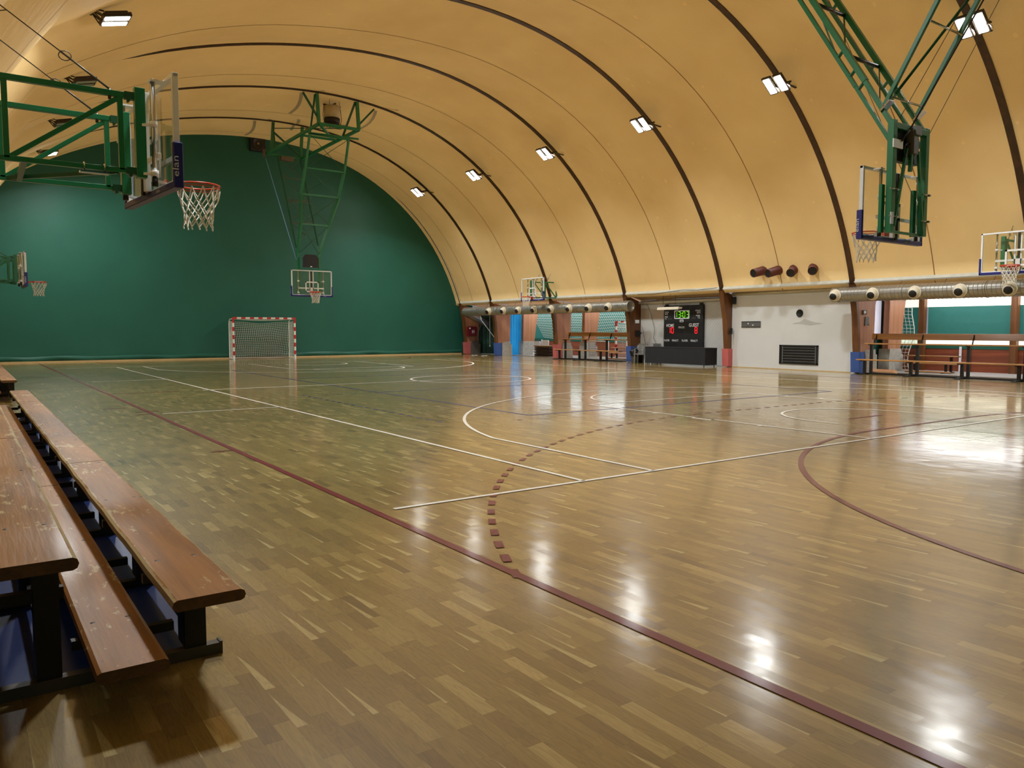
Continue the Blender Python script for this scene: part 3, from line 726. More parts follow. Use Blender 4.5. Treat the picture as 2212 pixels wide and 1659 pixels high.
mb = MB(); mb.prism([(16.0, 1.69), (16.25, 1.72), (16.5, 1.78), (16.72, 1.86), (16.9, 1.76), (17.15, 1.71), (17.25, 1.68), (16.8, 1.66), (16.5, 1.62), (16.2, 1.66)], 'x', 24.737, 24.742); mb.build('stain', 'pale_stain', ww)
mb = MB(); mb.bx(24.72, 24.742, 14.9, 19.9, 0, .03); struct(mb, 'baseboard_right', 'beige_trim')
mb = MB(); mb.tube([(24.64, 14.8, 2.9), (24.64, 17.3, 2.87), (24.65, 19.9, 2.85)], .05, 12); struct(mb, 'trim_11', 'pipe_white', label='off white roller along the top of the white wall')
mb = MB(); mb.tube([(24.98, 20.15, 2.7), (25.0, 22.7, 2.67), (25.0, 25.4, 2.66)], .06, 12); struct(mb, 'trim_12', 'pipe_white', label='off white roller above the scoreboard')

# ------------------------------------------------------------------ basketball hoops
def net_basket(mb, c, r0, r1, z0, h, n=12, r=.0065, wob=.012):
    rows = [0, .30, .48, .64, .8, .96]; rad_ = [r0, r0*.86, r0*.74, r0*.67, r0*.64, r0*.66]
    def P(k, i, half): 
        a = 2*PI*(i+half)/n; rr = rad_[k]+wob*sin(5*a+k*2.1)
        return Vector((c[0]+rr*cos(a), c[1]+rr*sin(a), z0-h*rows[k]+wob*.9*sin(3*a+k)))
    for k in range(len(rows)-1):
        for i in range(n):
            h0 = .5*(k % 2); h1 = .5*((k+1) % 2)
            A = P(k, i, h0)
            if k == 0:
                for t in (i, i-1):
                    B = P(1, t, .5); mid = (A+B)/2+Vector((0, 0, -.012)); mb.tube([A, mid, B], r, 4, caps=False)
            else:
                for t in ((i, i-1) if h1 > 0 else (i+1, i)):
                    B = P(k+1, t, h1); mb.tube([A, B], r, 4, caps=False)
    for i in range(n):
        A = P(5, i, .5); mb.tube([A, A+Vector((.008, .004, -h*.06))], r*1.3, 4)

def board(root, zb=2.93, yaw=0.):
    """backboard facing local +y, front at y=0; zb = height of lower edge"""
    w, h = 1.8, 1.08
    mb = MB()
    for z in (zb+.02, zb+h-.02): mb.bx(-w/2, w/2, -.05, 0, z-.02, z+.02)
    for s in (-1, 1): mb.bx(s*w/2-s*.04, s*w/2, -.06, 0, zb, zb+h)
    mb.build('board_frame', 'white_paint', root, bevel=.004)
    mb = MB(); mb.add([(-w/2+.04, -.02, zb+.04), (w/2-.04, -.02, zb+.04), (w/2-.04, -.02, zb+h-.04), (-w/2+.04, -.02, zb+h-.04)], [(0, 1, 2, 3)]); mb.build('glass_pane', 'glass', root)
    mb = MB(); L = .05
    zr = zb+.15
    for s in (-1, 1): mb.bx(s*.295-s*L, s*.295, -.017, -.012, zr, zr+.45)
    mb.bx(-.295, .295, -.017, -.012, zr+.4, zr+.45); mb.bx(-.295, .295, -.017, -.012, zr, zr+L)
    mb.build('target_marking', 'white_mark', root)
    mb = MB(); B = .05
    mb.bx(-w/2-.025, w/2+.025, -.075, .02, zb-.05, zb+.02)
    for s in (-1, 1): mb.bx(s*(w/2-.02), s*(w/2+.03), -.075, .02, zb-.05, zb+.4)
    pad = mb.build('edge_padding', 'blue_pad', root, bevel=.01)
    for s in (-1, 1):
        text('elan', 'lettering', 'text_silver', pad, (s*(w/2+.033), -.028-s*.0, zb+.06), .06, .2, (0, 0, 1), up=(0, -s, 0) if s > 0 else (0, 1, 0))
    text('elan', 'lettering', 'text_silver', pad, (.45, -.078, zb-.03), .03, .12, (-1, 0, 0))
    text('elan', 'lettering', 'text_silver', pad, (-.62, .023, zb-.03), .03, .12, (1, 0, 0))
    # support tubes behind the board
    for s in (-1, 1):
        mb = MB(); x = s*.56
        mb.tube([(x, -.15, zb+.06), (x, -.15, zb+1.07)], .024, 12)
        o = mb.build('support_tube', 'chrome', root)
        mb = MB()
        for z in (zb+.13, zb+.62): mb.tube([(x, -.15, z-.03), (x, -.15, z+.03)], .04, 12); mb.bar((x, -.15, z), (x-s*.1, -.24, z), .025)
        mb.box((x, -.11, zb+1.05), (.12, .14, .015)); mb.bar((x, -.15, zb+.06), (x, -.02, zb+.03), .03)
        mb.build('clamp', 'white_paint', o)
        mb = MB(); mb.tube([(x, -.15, zb+.0), (x, -.15, zb+.09)], .03, 10); mb.build('foot', 'black', o)
    mb = MB()
    for s in (-1, 1): mb.bx(s*.075-.02, s*.075+.02, -.1, -.06, zb+.03, zb+h-.02)
    mb.bx(-.56, .56, -.12, -.08, zb+.29, zb+.345); mb.bx(-.1, .1, -.12, -.06, zb+.02, zb+.35)
    mb.build('rear_bar', 'white_paint', root, bevel=.004)
    mb = MB(); mb.bx(-.03, .03, -.13, -.1, zb-.02, zb+h-.04); mb.build('lift_mast', 'black', root)
    # rim
    zr = zb+.15
    mb = MB(); R0 = .228; cy = .15+R0
    mb.tube([(R0*cos(2*PI*i/36), cy+R0*sin(2*PI*i/36), zr) for i in range(36)], .011, 8, closed=True)
    mb.bx(-.1, .1, .02, .035, zr-.12, zr+.02)
    mb.add([(-.1, .02, zr), (.1, .02, zr), (.13, .2, zr), (-.13, .2, zr), (-.1, .02, zr-.1), (.1, .02, zr-.1)], [(0, 1, 2, 3), (0, 3, 4), (1, 5, 2), (4, 3, 2, 5)])
    mb.tube([(R0*1.0*cos(2*PI*i/36), cy+R0*1.0*sin(2*PI*i/36), zr-.03) for i in range(36)], .006, 6, closed=True)
    ro = mb.build('rim', 'rim', root)
    mb = MB(); net_basket(mb, (0, cy), R0, .15, zr-.03, .44); mb.build('net', 'net', root)
    if yaw:
        for ch in [q for q in bpy.data.objects if q.parent == root and not q.name.startswith(('rim', 'net'))]: ch.rotation_euler = (0, 0, yaw); ch.location = (0, -.075, 0)
    return root

def side_frame(root, ye, za=3.83, zc=3.08, far_dz=(-.04, -.04)):
    """two welded trusses from the wall (local y=ye) to the board posts"""
    for i, x in enumerate((.45, -.45)):
        t, b = za+(far_dz[0] if i else 0), zc+(far_dz[1] if i else 0)
        mb = MB(); s = .055
        mb.bar((x, ye, t), (x, -.34, t), s); mb.bar((x, ye, b), (x, -.34, b), s*.9)
        yv = [-.46, -1.44]; 
        if ye > -1.6: yv = [-.46, ye+.05]
        for y in yv: mb.bar((x, y, b), (x, y, t), s*.9, up=(0, 1, 0))
        mb.bar((x, yv[1]+.03, b+.02), (x, yv[0]-.02, t-.04), s*.8)
        if ye < -1.6: mb.bar((x, yv[1]-.03, t-.02), (x, ye+.05, b+.04), s*.8)
        mb.build('arm_truss', 'green_steel', root, bevel=.004)
        mb = MB(); mb.bx(x-.05, x+.05, -.33, -.23, b-.06, t+.09); mb.build('board_post', 'green_steel', root, bevel=.006)
        mb = MB()
        for z in (t, b): mb.bx(x-.035, x+.035, -.42, -.33, z-.035, z+.035); mb.tube([(x-.05, -.38, z-.045), (x+.05, -.38, z-.045)], .014, 8)
        mb.build('hinge', 'green_steel_dark', root)
    mb = MB(); mb.bar((.45, -1.3, zc), (-.45, -1.3 if ye < -1.6 else ye+.2, zc-.04), .05); mb.bar((.45, -.5, zc-.02), (-.45, max(ye+.1, -1.4), zc-.04), .04)
    mb.bar((.45, ye+.04, za), (-.45, ye+.04, za), .05)
    mb.build('cross_tie', 'green_steel_dark', root)
    mb = MB()
    for y in (-.62, -.8): mb.tube([(.45+.04*cos(a), y, zc+.04*sin(a)) for a in [2*PI*i/10 for i in range(10)]], .007, 5, closed=True)
    mb.bx(.40, .5, -.84, -.58, zc-.06, zc-.045); mb.build('u_bolt', 'chrome', root)

def side_hoop(loc, rz, label, ye, yaw=0.):
    r = empty('basketball_hoop', loc, label, 'basketball hoop', rz, 'side basketball hoops')
    board(r, yaw=yaw); side_frame(r, ye)
    for x, dz in ((.45, 0), (-.45, -.04)):
        mb = MB(); A = Vector((x, -.55, 3.87+dz)); B = Vector((x, ye+.15, 5.3 if ye < -1.6 else 4.6))
        mb.tube([A+(B-A)*.2, B], .006, 5); 
        mb.tube([A+Vector((0, 0, -.1)), A], .016, 6); mb.tube([A, A+(B-A)*.2], .01, 6)
        q = A+(B-A)*.18
        mb.tube([q+Vector((.02*cos(a), .055*sin(a), .04*cos(a)-.01)) for a in [2*PI*i/12 for i in range(12)]], .005, 4, closed=True)
        if x > 0: mb.tube([A+(B-A)*.4, A+(B-A)*.42+Vector((0, -.02, -.05)), A+(B-A)*.5+Vector((0, -.12, -.22)), A+(B-A)*.48+Vector((0, -.14, -.45))], .005, 4)
        mb.build('stay_cable', 'cable', r)
    return r
side_hoop((1.85, 9.25, 0), -PI/2, 'basketball hoop on green wall arms seen edge on, largest of all hoops', -2.8, rad(5))
side_hoop((1.80, 30.75, 0), -PI/2, 'small basketball hoop on wall arms seen edge on, before the green end wall', -2.8)
side_hoop((23.0, 30.75, 0), PI/2, 'basketball hoop reaching out over the air duct with elbow end', -1.2)
side_hoop((22.95, 9.2, .08), PI/2, 'basketball hoop reaching out over the wide air duct, partly cut off', -1.2)

def rung(mb, a, b, r): mb.tube([a, b], r, 8)
# --- near roof hung hoop (seen from behind)
nh = empty('hanging_basketball_hoop', (XM, 6.87, 0), 'green roof hung basketball hoop seen from behind, with motor and shot clock', 'basketball hoop', 0, 'roof hung basketball hoops')
board(nh)
def W2(o, p): return (p[0]-o.location.x, p[1]-o.location.y, p[2]-o.location.z)
XL_, XR_ = 11.86, 12.84
def ladder_z(z): return 6.57+(z-4.65)*.626
for X in (XL_, XR_):
    s = -1 if X < XM else 1
    mb = MB(); P = lambda x, y, z: W2(nh, (x, y, z))
    mb.bar(P(X, 6.57, 2.98), P(X, 6.57, 4.7), .105, .105, up=(0, 1, 0)); mb.build('board_post', 'green_steel', nh, bevel=.006)
    mb = MB(); mb.bar(P(X-.09*1 if s < 0 else X-.12, 6.66, 2.98), P(X-.09 if s < 0 else X-.12, 6.66, 3.72), .09, .05, up=(0, 1, 0)); mb.build('slide_rail', 'green_steel', nh)
    mb = MB(); mb.bar(P(X, 6.57, 4.62), P(X, ladder_z(5.45), 5.45), .07); mb.bar(P(X, ladder_z(5.40), 5.40), P(X, ladder_z(9.3), 9.3), .085)
    mb.build('main_rail', 'green_steel', nh, bevel=.004)
    mb = MB(); off = lambda z: ladder_z(z)+.19
    mb.bar(P(X, 6.58, 4.35), P(X, off(5.35), 5.35), .055); mb.bar(P(X, off(5.35), 5.35), P(X, off(9.3), 9.3), .06)
    for z in (5.38, 5.62, 5.98, 7.2, 8.4): mb.bar(P(X, ladder_z(z+.03), z+.03), P(X, off(z-.09), z-.09), .07, .02)
    mb.build('second_rail', 'green_steel', nh, bevel=.003)
    mb = MB(); br = lambda z: 6.70-(z-4.97)*.568
    mb.bar(P(X, br(4.9), 4.9), P(X, br(9.3), 9.3), .06); mb.build('rear_brace', 'green_steel', nh, bevel=.003)
    mb = MB(); 
    mb.bar(P(X, 6.75, 4.86), P(X, 6.60, 5.0), .14, .03); mb.tube([P(X-.09, 6.7, 4.94), P(X+.09, 6.7, 4.94)], .012, 6); mb.build('clamp', 'chrome', nh)
    for z in (3.22, 3.64):
        mb = MB(); mb.tube([P(X-.14, 6.5, z), P(X+.06, 6.5, z)], .01, 6); mb.tube([P(X+.05, 6.5, z), P(X+.09, 6.5, z)], .02, 8); mb.build('bolt', 'chrome', nh)
P = lambda x, y, z: W2(nh, (x, y, z))
mb = MB()
for z in (5.9, 6.95, 8.1, 9.1): mb.tube([P(XL_, ladder_z(z)+.03, z), P(XR_, ladder_z(z)+.03, z)], .033, 10)
mb.build('rung', 'black_steel', nh)
mb = MB(); mb.tube([P(XL_, 6.61, 5.06), P(XR_, 6.61, 5.06)], .017, 8); mb.tube([P(XL_, 6.06, 6.03), P(XR_, 6.06, 6.03)], .017, 8); mb.tube([P(XL_, 5.1, 7.8), P(XR_, 5.1, 7.8)], .017, 8); mb.build('tie_rod', 'chrome', nh)
mb = MB()
mb.bar(P(XL_, ladder_z(5.0), 5.0), P(XR_, ladder_z(5.95), 5.9), .02); 
for z in (5.9, 6.95, 8.1):
    mb.bar(P(XL_, ladder_z(z)+.05, z), P(XR_, ladder_z(z+1.05)+.05, z+1.05), .028); mb.bar(P(XL_, off(z), z), P(XL_, ladder_z(z+.9), z+.9), .02)
mb.bar(P(XL_, 6.55, 5.08), P(XR_, 5.99, 6.53), .035); mb.bar(P(XR_, 5.99, 6.53), P(XL_, 5.0, 8.0), .035)
mb.build('cross_brace', 'green_steel_dark', nh)
mb = MB(); mb.bar(P(XL_, 6.57, 4.62), P(XR_, 6.57, 4.62), .11, .09); mb.bar(P(XL_, 6.58, 3.0), P(XR_, 6.58, 3.0), .04); mb.build('head_beam', 'green_steel', nh, bevel=.004)
mb = MB()
for a, b in (((12.2, 4.3), (XL_+.05, 3.08)), ((12.55, 4.3), (XR_-.05, 3.05))):
    mb.bar(P(a[0], 6.52, a[1]), P(b[0], 6.53, b[1]), .04)
mb.bar(P(12.33, 6.5, 4.6), P(12.28, 6.5, 3.95), .05); mb.build('a_frame', 'green_steel', nh)
mb = MB(); mb.tube([P(12.0, 6.5, 4.38), P(12.08, 6.42, 4.55)], .014, 6); mb.tube([P(12.08, 6.42, 4.55), P(12.6, 5.2, 7.1), P(12.8, 4.1, 9.4)], .013, 6); mb.build('lift_rope', 'black', nh)
mb = MB(); mb.bx(*[a-b for a, b in ((11.78, XM), (12.05, XM))], 6.5-6.87, 6.52-6.87, 4.27, 4.4); mb.build('rope_plate', 'white_paint', nh)
mb = MB()
for a, b in (((12.05, 6.57, 4.75), (12.9, 4.3, 9.3)), ((12.95, 6.55, 4.65), (13.3, 4.2, 9.4)), ((12.25, 6.6, 4.68), (11.95, 9.2, 9.3)), ((12.6, 6.6, 3.6), (12.1, 8.6, 8.6))):
    mb.tube([P(*a), P(*b)], .005, 4)
mb.build('safety_cable', 'cable', nh)
mb = MB()
for X in (11.7, 13.0): mb.bar(P(X, 3.87, 9.45), P(X, 9.27, 9.45), .09); mb.bar(P(X, 9.27, 9.45), P(X, 9.27, 10.98), .07); mb.bar(P(X, 3.87, 9.45), P(X, 3.87, 10.98), .07)
for y in (3.87, 4.2, 9.27, 9.55): mb.bar(P(11.7, y, 9.42), P(13.0, y, 9.42), .08)
mb.build('roof_frame', 'green_steel_dark', nh)
mb = MB(); mb.bx(*[x-XM for x in (11.74, 11.81)], 6.48-6.87, 6.5-6.87, 3.1, 3.28); mb.build('data_plate', 'text_silver', nh)
# shot clock on the near hoop (seen from behind)
def shot_clock(loc, label, back):
    r = empty('shot_clock', loc, label, 'shot clock')
    mb = MB()
    mb.prism([(-.34, 0), (.34, 0), (.34, .42), (.22, .55), (-.22, .55), (-.34, .42)], 'y', -.05, .05); mb.build('case', 'black', r, bevel=.01)
    mb = MB(); s = -1 if back else 1
    if back:
        mb.bx(-.06, .1, -.17, -.05, .12, .5); o = mb.build('drive_motor', 'plate', r, bevel=.015)
        mb = MB(); mb.bx(-.02, .14, -.19, -.07, .42, .56); mb.build('junction_box', 'grey_plastic', o)
        mb = MB(); mb.tube([(-.1+.13*cos(a), -.11, .16+.12*sin(a)) for a in [2*PI*i/16 for i in range(16)]], .012, 6, closed=True)
        mb.tube([(.05, -.12, .45), (.1, -.15, .2), (0, -.14, .05), (-.08, -.12, .1)], .01, 6); mb.build('cable_coil', 'black', r)
    else:
        mb.bx(-.04, .04, .05, .06, .02, .05); mb.build('status_light', 'text_white', r)
    return r
shot_clock((12.33, 6.62, 4.1), 'black shot clock with motor and cable coil on the near hanging hoop', True)

# --- far roof hung hoop
fh = empty('hanging_basketball_hoop', (XM, 32.4, 0), 'green roof hung basketball hoop in front of the green end wall', 'basketball hoop', PI, 'roof hung basketball hoops')
board(fh)
def F(x, y, z): return (-(x-XM), -(y-32.4), z)
stL = [(11.9, 32.68, 4.7), (11.9, 32.2, 5.93), (11.77, 31.8, 7.11), (11.82, 31.4, 8.12), (11.87, 31.0, 9.42)]
stR = [(12.84, 32.68, 4.7), (13.13, 32.2, 5.93), (13.43, 31.8, 7.11), (13.52, 31.4, 8.12), (13.56, 31.0, 9.42)]
for st in (stL, stR):
    mb = MB(); mb.bar(F(st[0][0], 32.66, 2.98), F(st[0][0], 32.66, 4.75), .09, up=(0, 1, 0)); mb.build('board_post', 'green_steel', fh)
    mb = MB()
    for a, b in zip(st[:-1], st[1:]): mb.bar(F(*a), F(*b), .08)
    for a, b in zip(st[:-2], st[1:-1]): mb.bar(F(a[0], a[1]+.16, a[2]), F(b[0], b[1]+.16, b[2]), .05)
    mb.build('main_rail', 'green_steel', fh)
mb = MB()
for i in range(1, 5): mb.bar(F(*stL[i]), F(*stR[i]), .07)
mb.build('rung', 'green_steel', fh)
mb = MB()
for a, b in zip(range(0, 4), range(1, 5)):
    mb.tube([F(*stL[a]), F(*stR[b])], .012, 5); mb.tube([F(*stR[a]), F(*stL[b])], .012, 5)
mb.build('cross_brace', 'green_steel_dark', fh)
brL = [(12.25, 36.1, 9.5), (11.86, 32.8, 5.0)]; brR = [(13.35, 36.1, 9.45), (12.85, 32.8, 5.15)]
for br_ in (brL, brR): mb = MB(); mb.bar(F(*br_[0]), F(*br_[1]), .055); mb.build('rear_brace', 'green_steel_dark', fh)
mb = MB()
for t in (.25, .5, .52, .75):
    A = Vector(brL[0]).lerp(Vector(brL[1]), t); B = Vector(brR[0]).lerp(Vector(brR[1]), t); mb.tube([F(*A), F(*B)], .018, 6)
for t in (0, .25, .5, .75):
    A = Vector(brL[0]).lerp(Vector(brL[1]), t); B = Vector(brR[0]).lerp(Vector(brR[1]), t+.25); mb.tube([F(*A), F(*B)], .008, 4)
    A = Vector(brR[0]).lerp(Vector(brR[1]), t); B = Vector(brL[0]).lerp(Vector(brL[1]), t+.25); mb.tube([F(*A), F(*B)], .008, 4)
mb.build('tie_rod', 'grey_steel', fh)
cl, cr, bl_, br_ = (12.2, 30.83, 9.83), (13.95, 30.83, 9.85), (11.8, 36.2, 9.55), (13.45, 36.2, 9.53)
mb = MB()
for a, b in ((cl, cr), (cl, bl_), (cr, br_), (bl_, br_)): mb.bar(F(*a), F(*b), .11)
mb.bar(F(*cl), F(13.8, 33.0, 9.75), .08); mb.bar(F(11.8, 31.0, 9.45), F(14.0, 31.0, 9.5), .07); mb.bar(F(12.05, 32.6, 9.72), F(13.8, 32.6, 9.72), .08)
mb.build('roof_frame', 'green_steel', fh)
for a, b in (((12.13, 30.83, 11.02), cl), ((13.88, 30.83, 10.97), cr), ((12.12, 36.2, 11.02), (12.0, 36.2, 9.55)), ((13.5, 36.2, 11.0), (13.4, 36.2, 9.55))):
    mb = MB(); mb.bar(F(*a), F(*b), .12, up=(0, 1, 0)); mb.build('hanger_post', 'green_steel', fh)
mb = MB()
for a, b in (((11.55, 30.83, 10.98), (12.18, 30.83, 10.05)), ((14.65, 30.83, 10.8), (14.0, 30.83, 10.1)), ((12.05, 30.83, 10.95), (13.42, 35.4, 9.56)), ((13.8, 30.83, 10.95), (13.8, 32.2, 9.78)), ((12.1, 36.2, 11.0), (11.85, 35.2, 9.62)), ((12.1, 36.2, 10.6), (13.3, 36.2, 9.7))):
    mb.bar(F(*a), F(*b), .07)
mb.bar(F(12.1, 36.2, 10.75), F(15.0, 33.5, 10.6), .03)
mb.build('diagonal_strut', 'green_steel_dark', fh)
mb = MB(); mb.tube([F(11.72, 36.2, 9.4), F(11.84, 32.72, 4.45)], .018, 6); mb.build('lift_rope', 'rope_blue', fh)
mb = MB(); mb.tube([F(11.68, 36.2, 9.4), F(11.68, 36.2, 9.75)], .07, 10); mb.build('rope_drum', 'grey_steel', fh)
mb = MB(); mb.bx(-.6, -.0, -3.75, -3.55, 9.3, 9.5); mb.build('winch', 'grey_steel', fh)
shot_clock((12.31, 32.3, 4.12), 'black shot clock above the far hanging backboard', False).rotation_euler = (0, 0, PI)

# ------------------------------------------------------------------ handball goals
def goal(name, loc, rz, label, depth, H=2.0, wd=3.0):
    r = empty(name, loc, label, 'goal', rz, 'handball goals')
    q = .08
    def stripes(a, b, n, first_red=True):
        mb = MB(); a = Vector(a); b = Vector(b)
        for i in range(n): mb.bar(a.lerp(b, i/n), a.lerp(b, (i+1)/n), q, q, k=(i % 2 == 0) == first_red and 1 or 0, up=(0, 1, 0))
        return mb
    for s in (-1, 1):
        stripes((s*(wd/2+.04), 0, H), (s*(wd/2+.04), 0, 0), 10).build('post', ['goal_white', 'goal_red'], r)
    mb = MB(); x0 = -(wd/2+.08)
    n = 15; Lw = wd+.16
    for i in range(n): mb.bar((x0+Lw*i/n, 0, H+.04), (x0+Lw*(i+1)/n, 0, H+.04), q, q, k=1 if i % 2 == 0 else 0)
    mb.build('crossbar', ['goal_white', 'goal_red'], r)
    mb = MB()
    for s in (-1, 1):
        x = s*(wd/2+.02)
        mb.tube([(x, .0, H+.02), (x, depth*.8, H-.02), (x, depth*.95, H-.1), (x, depth, H-.2), (x, depth, .03), (x, .03, .03)], .022, 8)
    mb.tube([(-wd/2, depth, .03), (wd/2, depth, .03)], .022, 8)
    mb.build('rear_frame', 'goal_white', r)
    mb = MB(); random.seed(3)
    def back(u, v):
        x = -wd/2+.04+u*(wd-.08); bel = sin(PI*u)*sin(PI*min(1, v*1.05))
        return (x+.04*sin(9*v+3*u), depth-.05-.3*bel*.6-(.2*v*v), .06+v*(H-.18)-.1*sin(PI*u)*v+.015*sin(12*u+5*v))
    netmesh(mb, back, 30, 20, .0075)
    for s in (-1, 1):
        def side(u, v): return (s*(wd/2), .06+u*(depth-.1), .06+v*(H-.14)-.06*sin(PI*u)*v)
        netmesh(mb, side, 9, 20, .006)
    def top(u, v): return (-wd/2+u*wd, v*(depth-.15), H-.02-.06*sin(PI*u)*sin(PI*v))
    netmesh(mb, top, 30, 8, .006)
    mb.build('net', 'net', r)
    return r
goal('handball_goal', (12.41, 39.0, 0), 0, 'handball goal with red and white posts before the green end wall', .82)
goal('handball_goal', (26.95, 27.42, 0), -PI/2, 'handball goal stored in the aisle behind the far bleacher', .8, H=1.82)

# small folded white goal frame in the aisle
mb = MB(); x = 27.62
r = empty('small_goal', (26.45, 29.72, .012), 'low white tube goal frame standing behind the far bleacher', 'goal')
mb.tube([(0, -.75, .02), (0, -.75, .86), (0, .75, .86), (0, .75, .02)], .03, 8); mb.tube([(.0, -.75, .03), (0, .75, .03)], .02, 8); mb.build('frame', 'goal_white', r)
mb = MB(); netmesh(mb, lambda u, v: (.02, -.72+u*1.44, .05+v*.78), 12, 7, .008); mb.build('net', 'cardboard', r)

# ------------------------------------------------------------------ flood lamps
def lamp(side, y, lit, label):
    """lamp bracketed to the court side of an arch; side -1 left, 1 right"""
    if side > 0: x, z = 19.42, 8.50
    else: x, z = 3.1, 8.36
    r = empty('flood_lamp', (x, y-.32, z), label, 'flood lamp', 0, 'flood lamps on the roof arches')
    d = -side                                 # towards the middle of the hall
    tilt = Matrix.Rotation(rad(-38*d if side > 0 else -14*d), 3, 'Y')
    mb = MB()
    for sy in (-.185, .185):
        mb.box(tilt @ Vector((0, sy, .05)), (.6, .3, .09), tilt)
        mb.box(tilt @ Vector((.0, sy, .11)), (.48, .22, .06), tilt)
    mb.build('housing', 'housing', r, bevel=.02)
    for sy in (-.185, .185):
        mb = MB(); mb.box(tilt @ Vector((0, sy, -.003)), (.5, .2, .012), tilt); mb.build('led_panel', 'lamp_face' if lit else 'lamp_off', r)
    mb = MB()
    for sy in (-.3, 0, .3): mb.bar((-d*.28, sy, .06), (-d*.48, sy*.4, .14), .03); mb.bar((-d*.3, sy, -.02), (-d*.48, sy*.4, .14), .02)
    mb.bar((-d*.46, -.2, .14), (-d*.46, .34, .16), .05); mb.bar((-d*.45, .0, .15), (-d*(.98 if side > 0 else .66), .0, .1), .06, .03)
    mb.build('bracket', 'housing', r)
    if lit:
        l = bpy.data.lights.new('flood_light', 'AREA'); l.shape = 'RECTANGLE'; l.size = .6; l.size_y = .7; l.energy = LAMP_W; l.color = (.9, .97, 1.); l.spread = rad(140 if side > 0 else 168)
        lo = bpy.data.objects.new('flood_light', l); C.objects.link(lo); lo.parent = r
        q = tilt @ Vector((0, 0, -.03)); lo.location = q
        lo.rotation_euler = (0, rad(-6*d if side > 0 else -16*d), 0)
    return r
for k, (y, w) in enumerate(((36.21, 'lit flood lamp nearest the green end wall in the row of six'), (30.83, 'second flood lamp from the green end wall in the row of six'), (25.47, 'third flood lamp from the green end wall in the row of six'),
                (20.05, 'fourth flood lamp from the green end wall in the row of six'), (14.61, 'fifth flood lamp from the green end wall, above the brown pipes'), (9.27, 'flood lamp glaring through the green hoop frame seen from behind'))):
    lamp(1, y, True, w)
lamp(-1, 36.21, True, 'lit flood lamp shining behind the green hoop arms')
lamp(-1, 30.83, False, 'unlit flood lamp partly behind the diagonal green hoop arm')
lamp(-1, 25.47, False, 'unlit flood lamp just above the top green hoop arm')
lamp(-1, 20.05, True, 'lit flood lamp with both white panels showing, above the edge on hoop')
for sd, y in ((-1, 9.27), (1, 3.87)): lamp(sd, y, True, 'unseen lit flood lamp added on the arch %s' % ('over the scratched bleacher' if sd < 0 else 'behind the hoop seen from behind'))  # two lamps out of view, added to help light the hall

# ------------------------------------------------------------------ roof fan by the far hoop, wall fan
r = empty('ceiling_fan', (13.05, 31.5, 10.0), 'cream drum roof fan hanging above the far hoop frame', 'fan')
mb = MB(); mb.lathe((0, 0, .32), (0, 0, 1), [(0, 0), (0, .33), (.48, .34), (.5, .3), (.5, 0)], 24); mb.build('drum', 'fan_cream', r)
mb = MB(); mb.lathe((0, 0, .06), (0, 0, 1), [(0, 0), (0, .3), (.24, .33), (.26, .3), (.26, 0)], 16); mb.build('outlet', 'fan_dark', r)
mb = MB(); 
for i in range(9): mb.bar((-.5+i*.125, -.35, .02), (-.5+i*.125, .35, .0), .015); 
for i in range(6): mb.bar((-.5, -.35+i*.14, .01), (.5, -.35+i*.14, .01), .012)
mb.build('grille', 'fan_dark', r)
mb = MB()
for a in (.5, 2.6, 4.0, 5.6): mb.tube([(.34*cos(a), .34*sin(a), .8), (.3*cos(a), .3*sin(a), 1.05)], .008, 5)
mb.bar((-.38, 0, .84), (.38, 0, .84), .05); mb.bar((0, -.38, .84), (0, .38, .86), .05); mb.tube([(-.36, 0, .8), (-.4, 0, .4), (-.34, 0, .1)], .012, 6); mb.tube([(.36, 0, .8), (.42, 0, .3), (.36, 0, .1)], .012, 6); mb.build('hanger', 'fan_dark', r)
r = empty('wall_fan', (12.52, 39.75, 10.42), 'dark square fan box at the top of the green end wall', 'fan')
mb = MB(); mb.bx(-.38, .38, 0, .22, 0, .72); mb.build('case', 'black', r, bevel=.02)
mb = MB(); mb.lathe((0, -.005, .37), (0, -1, 0), [(0, .3), (.02, .3), (.02, .26), (0, .24), (-.01, .0)], 24); mb.build('impeller', 'fan_dark', r)
mb = MB(); mb.lathe((0, -.03, .37), (0, -1, 0), [(0, .06), (.02, .05), (.03, 0)], 12); mb.build('hub', 'cardboard', r)

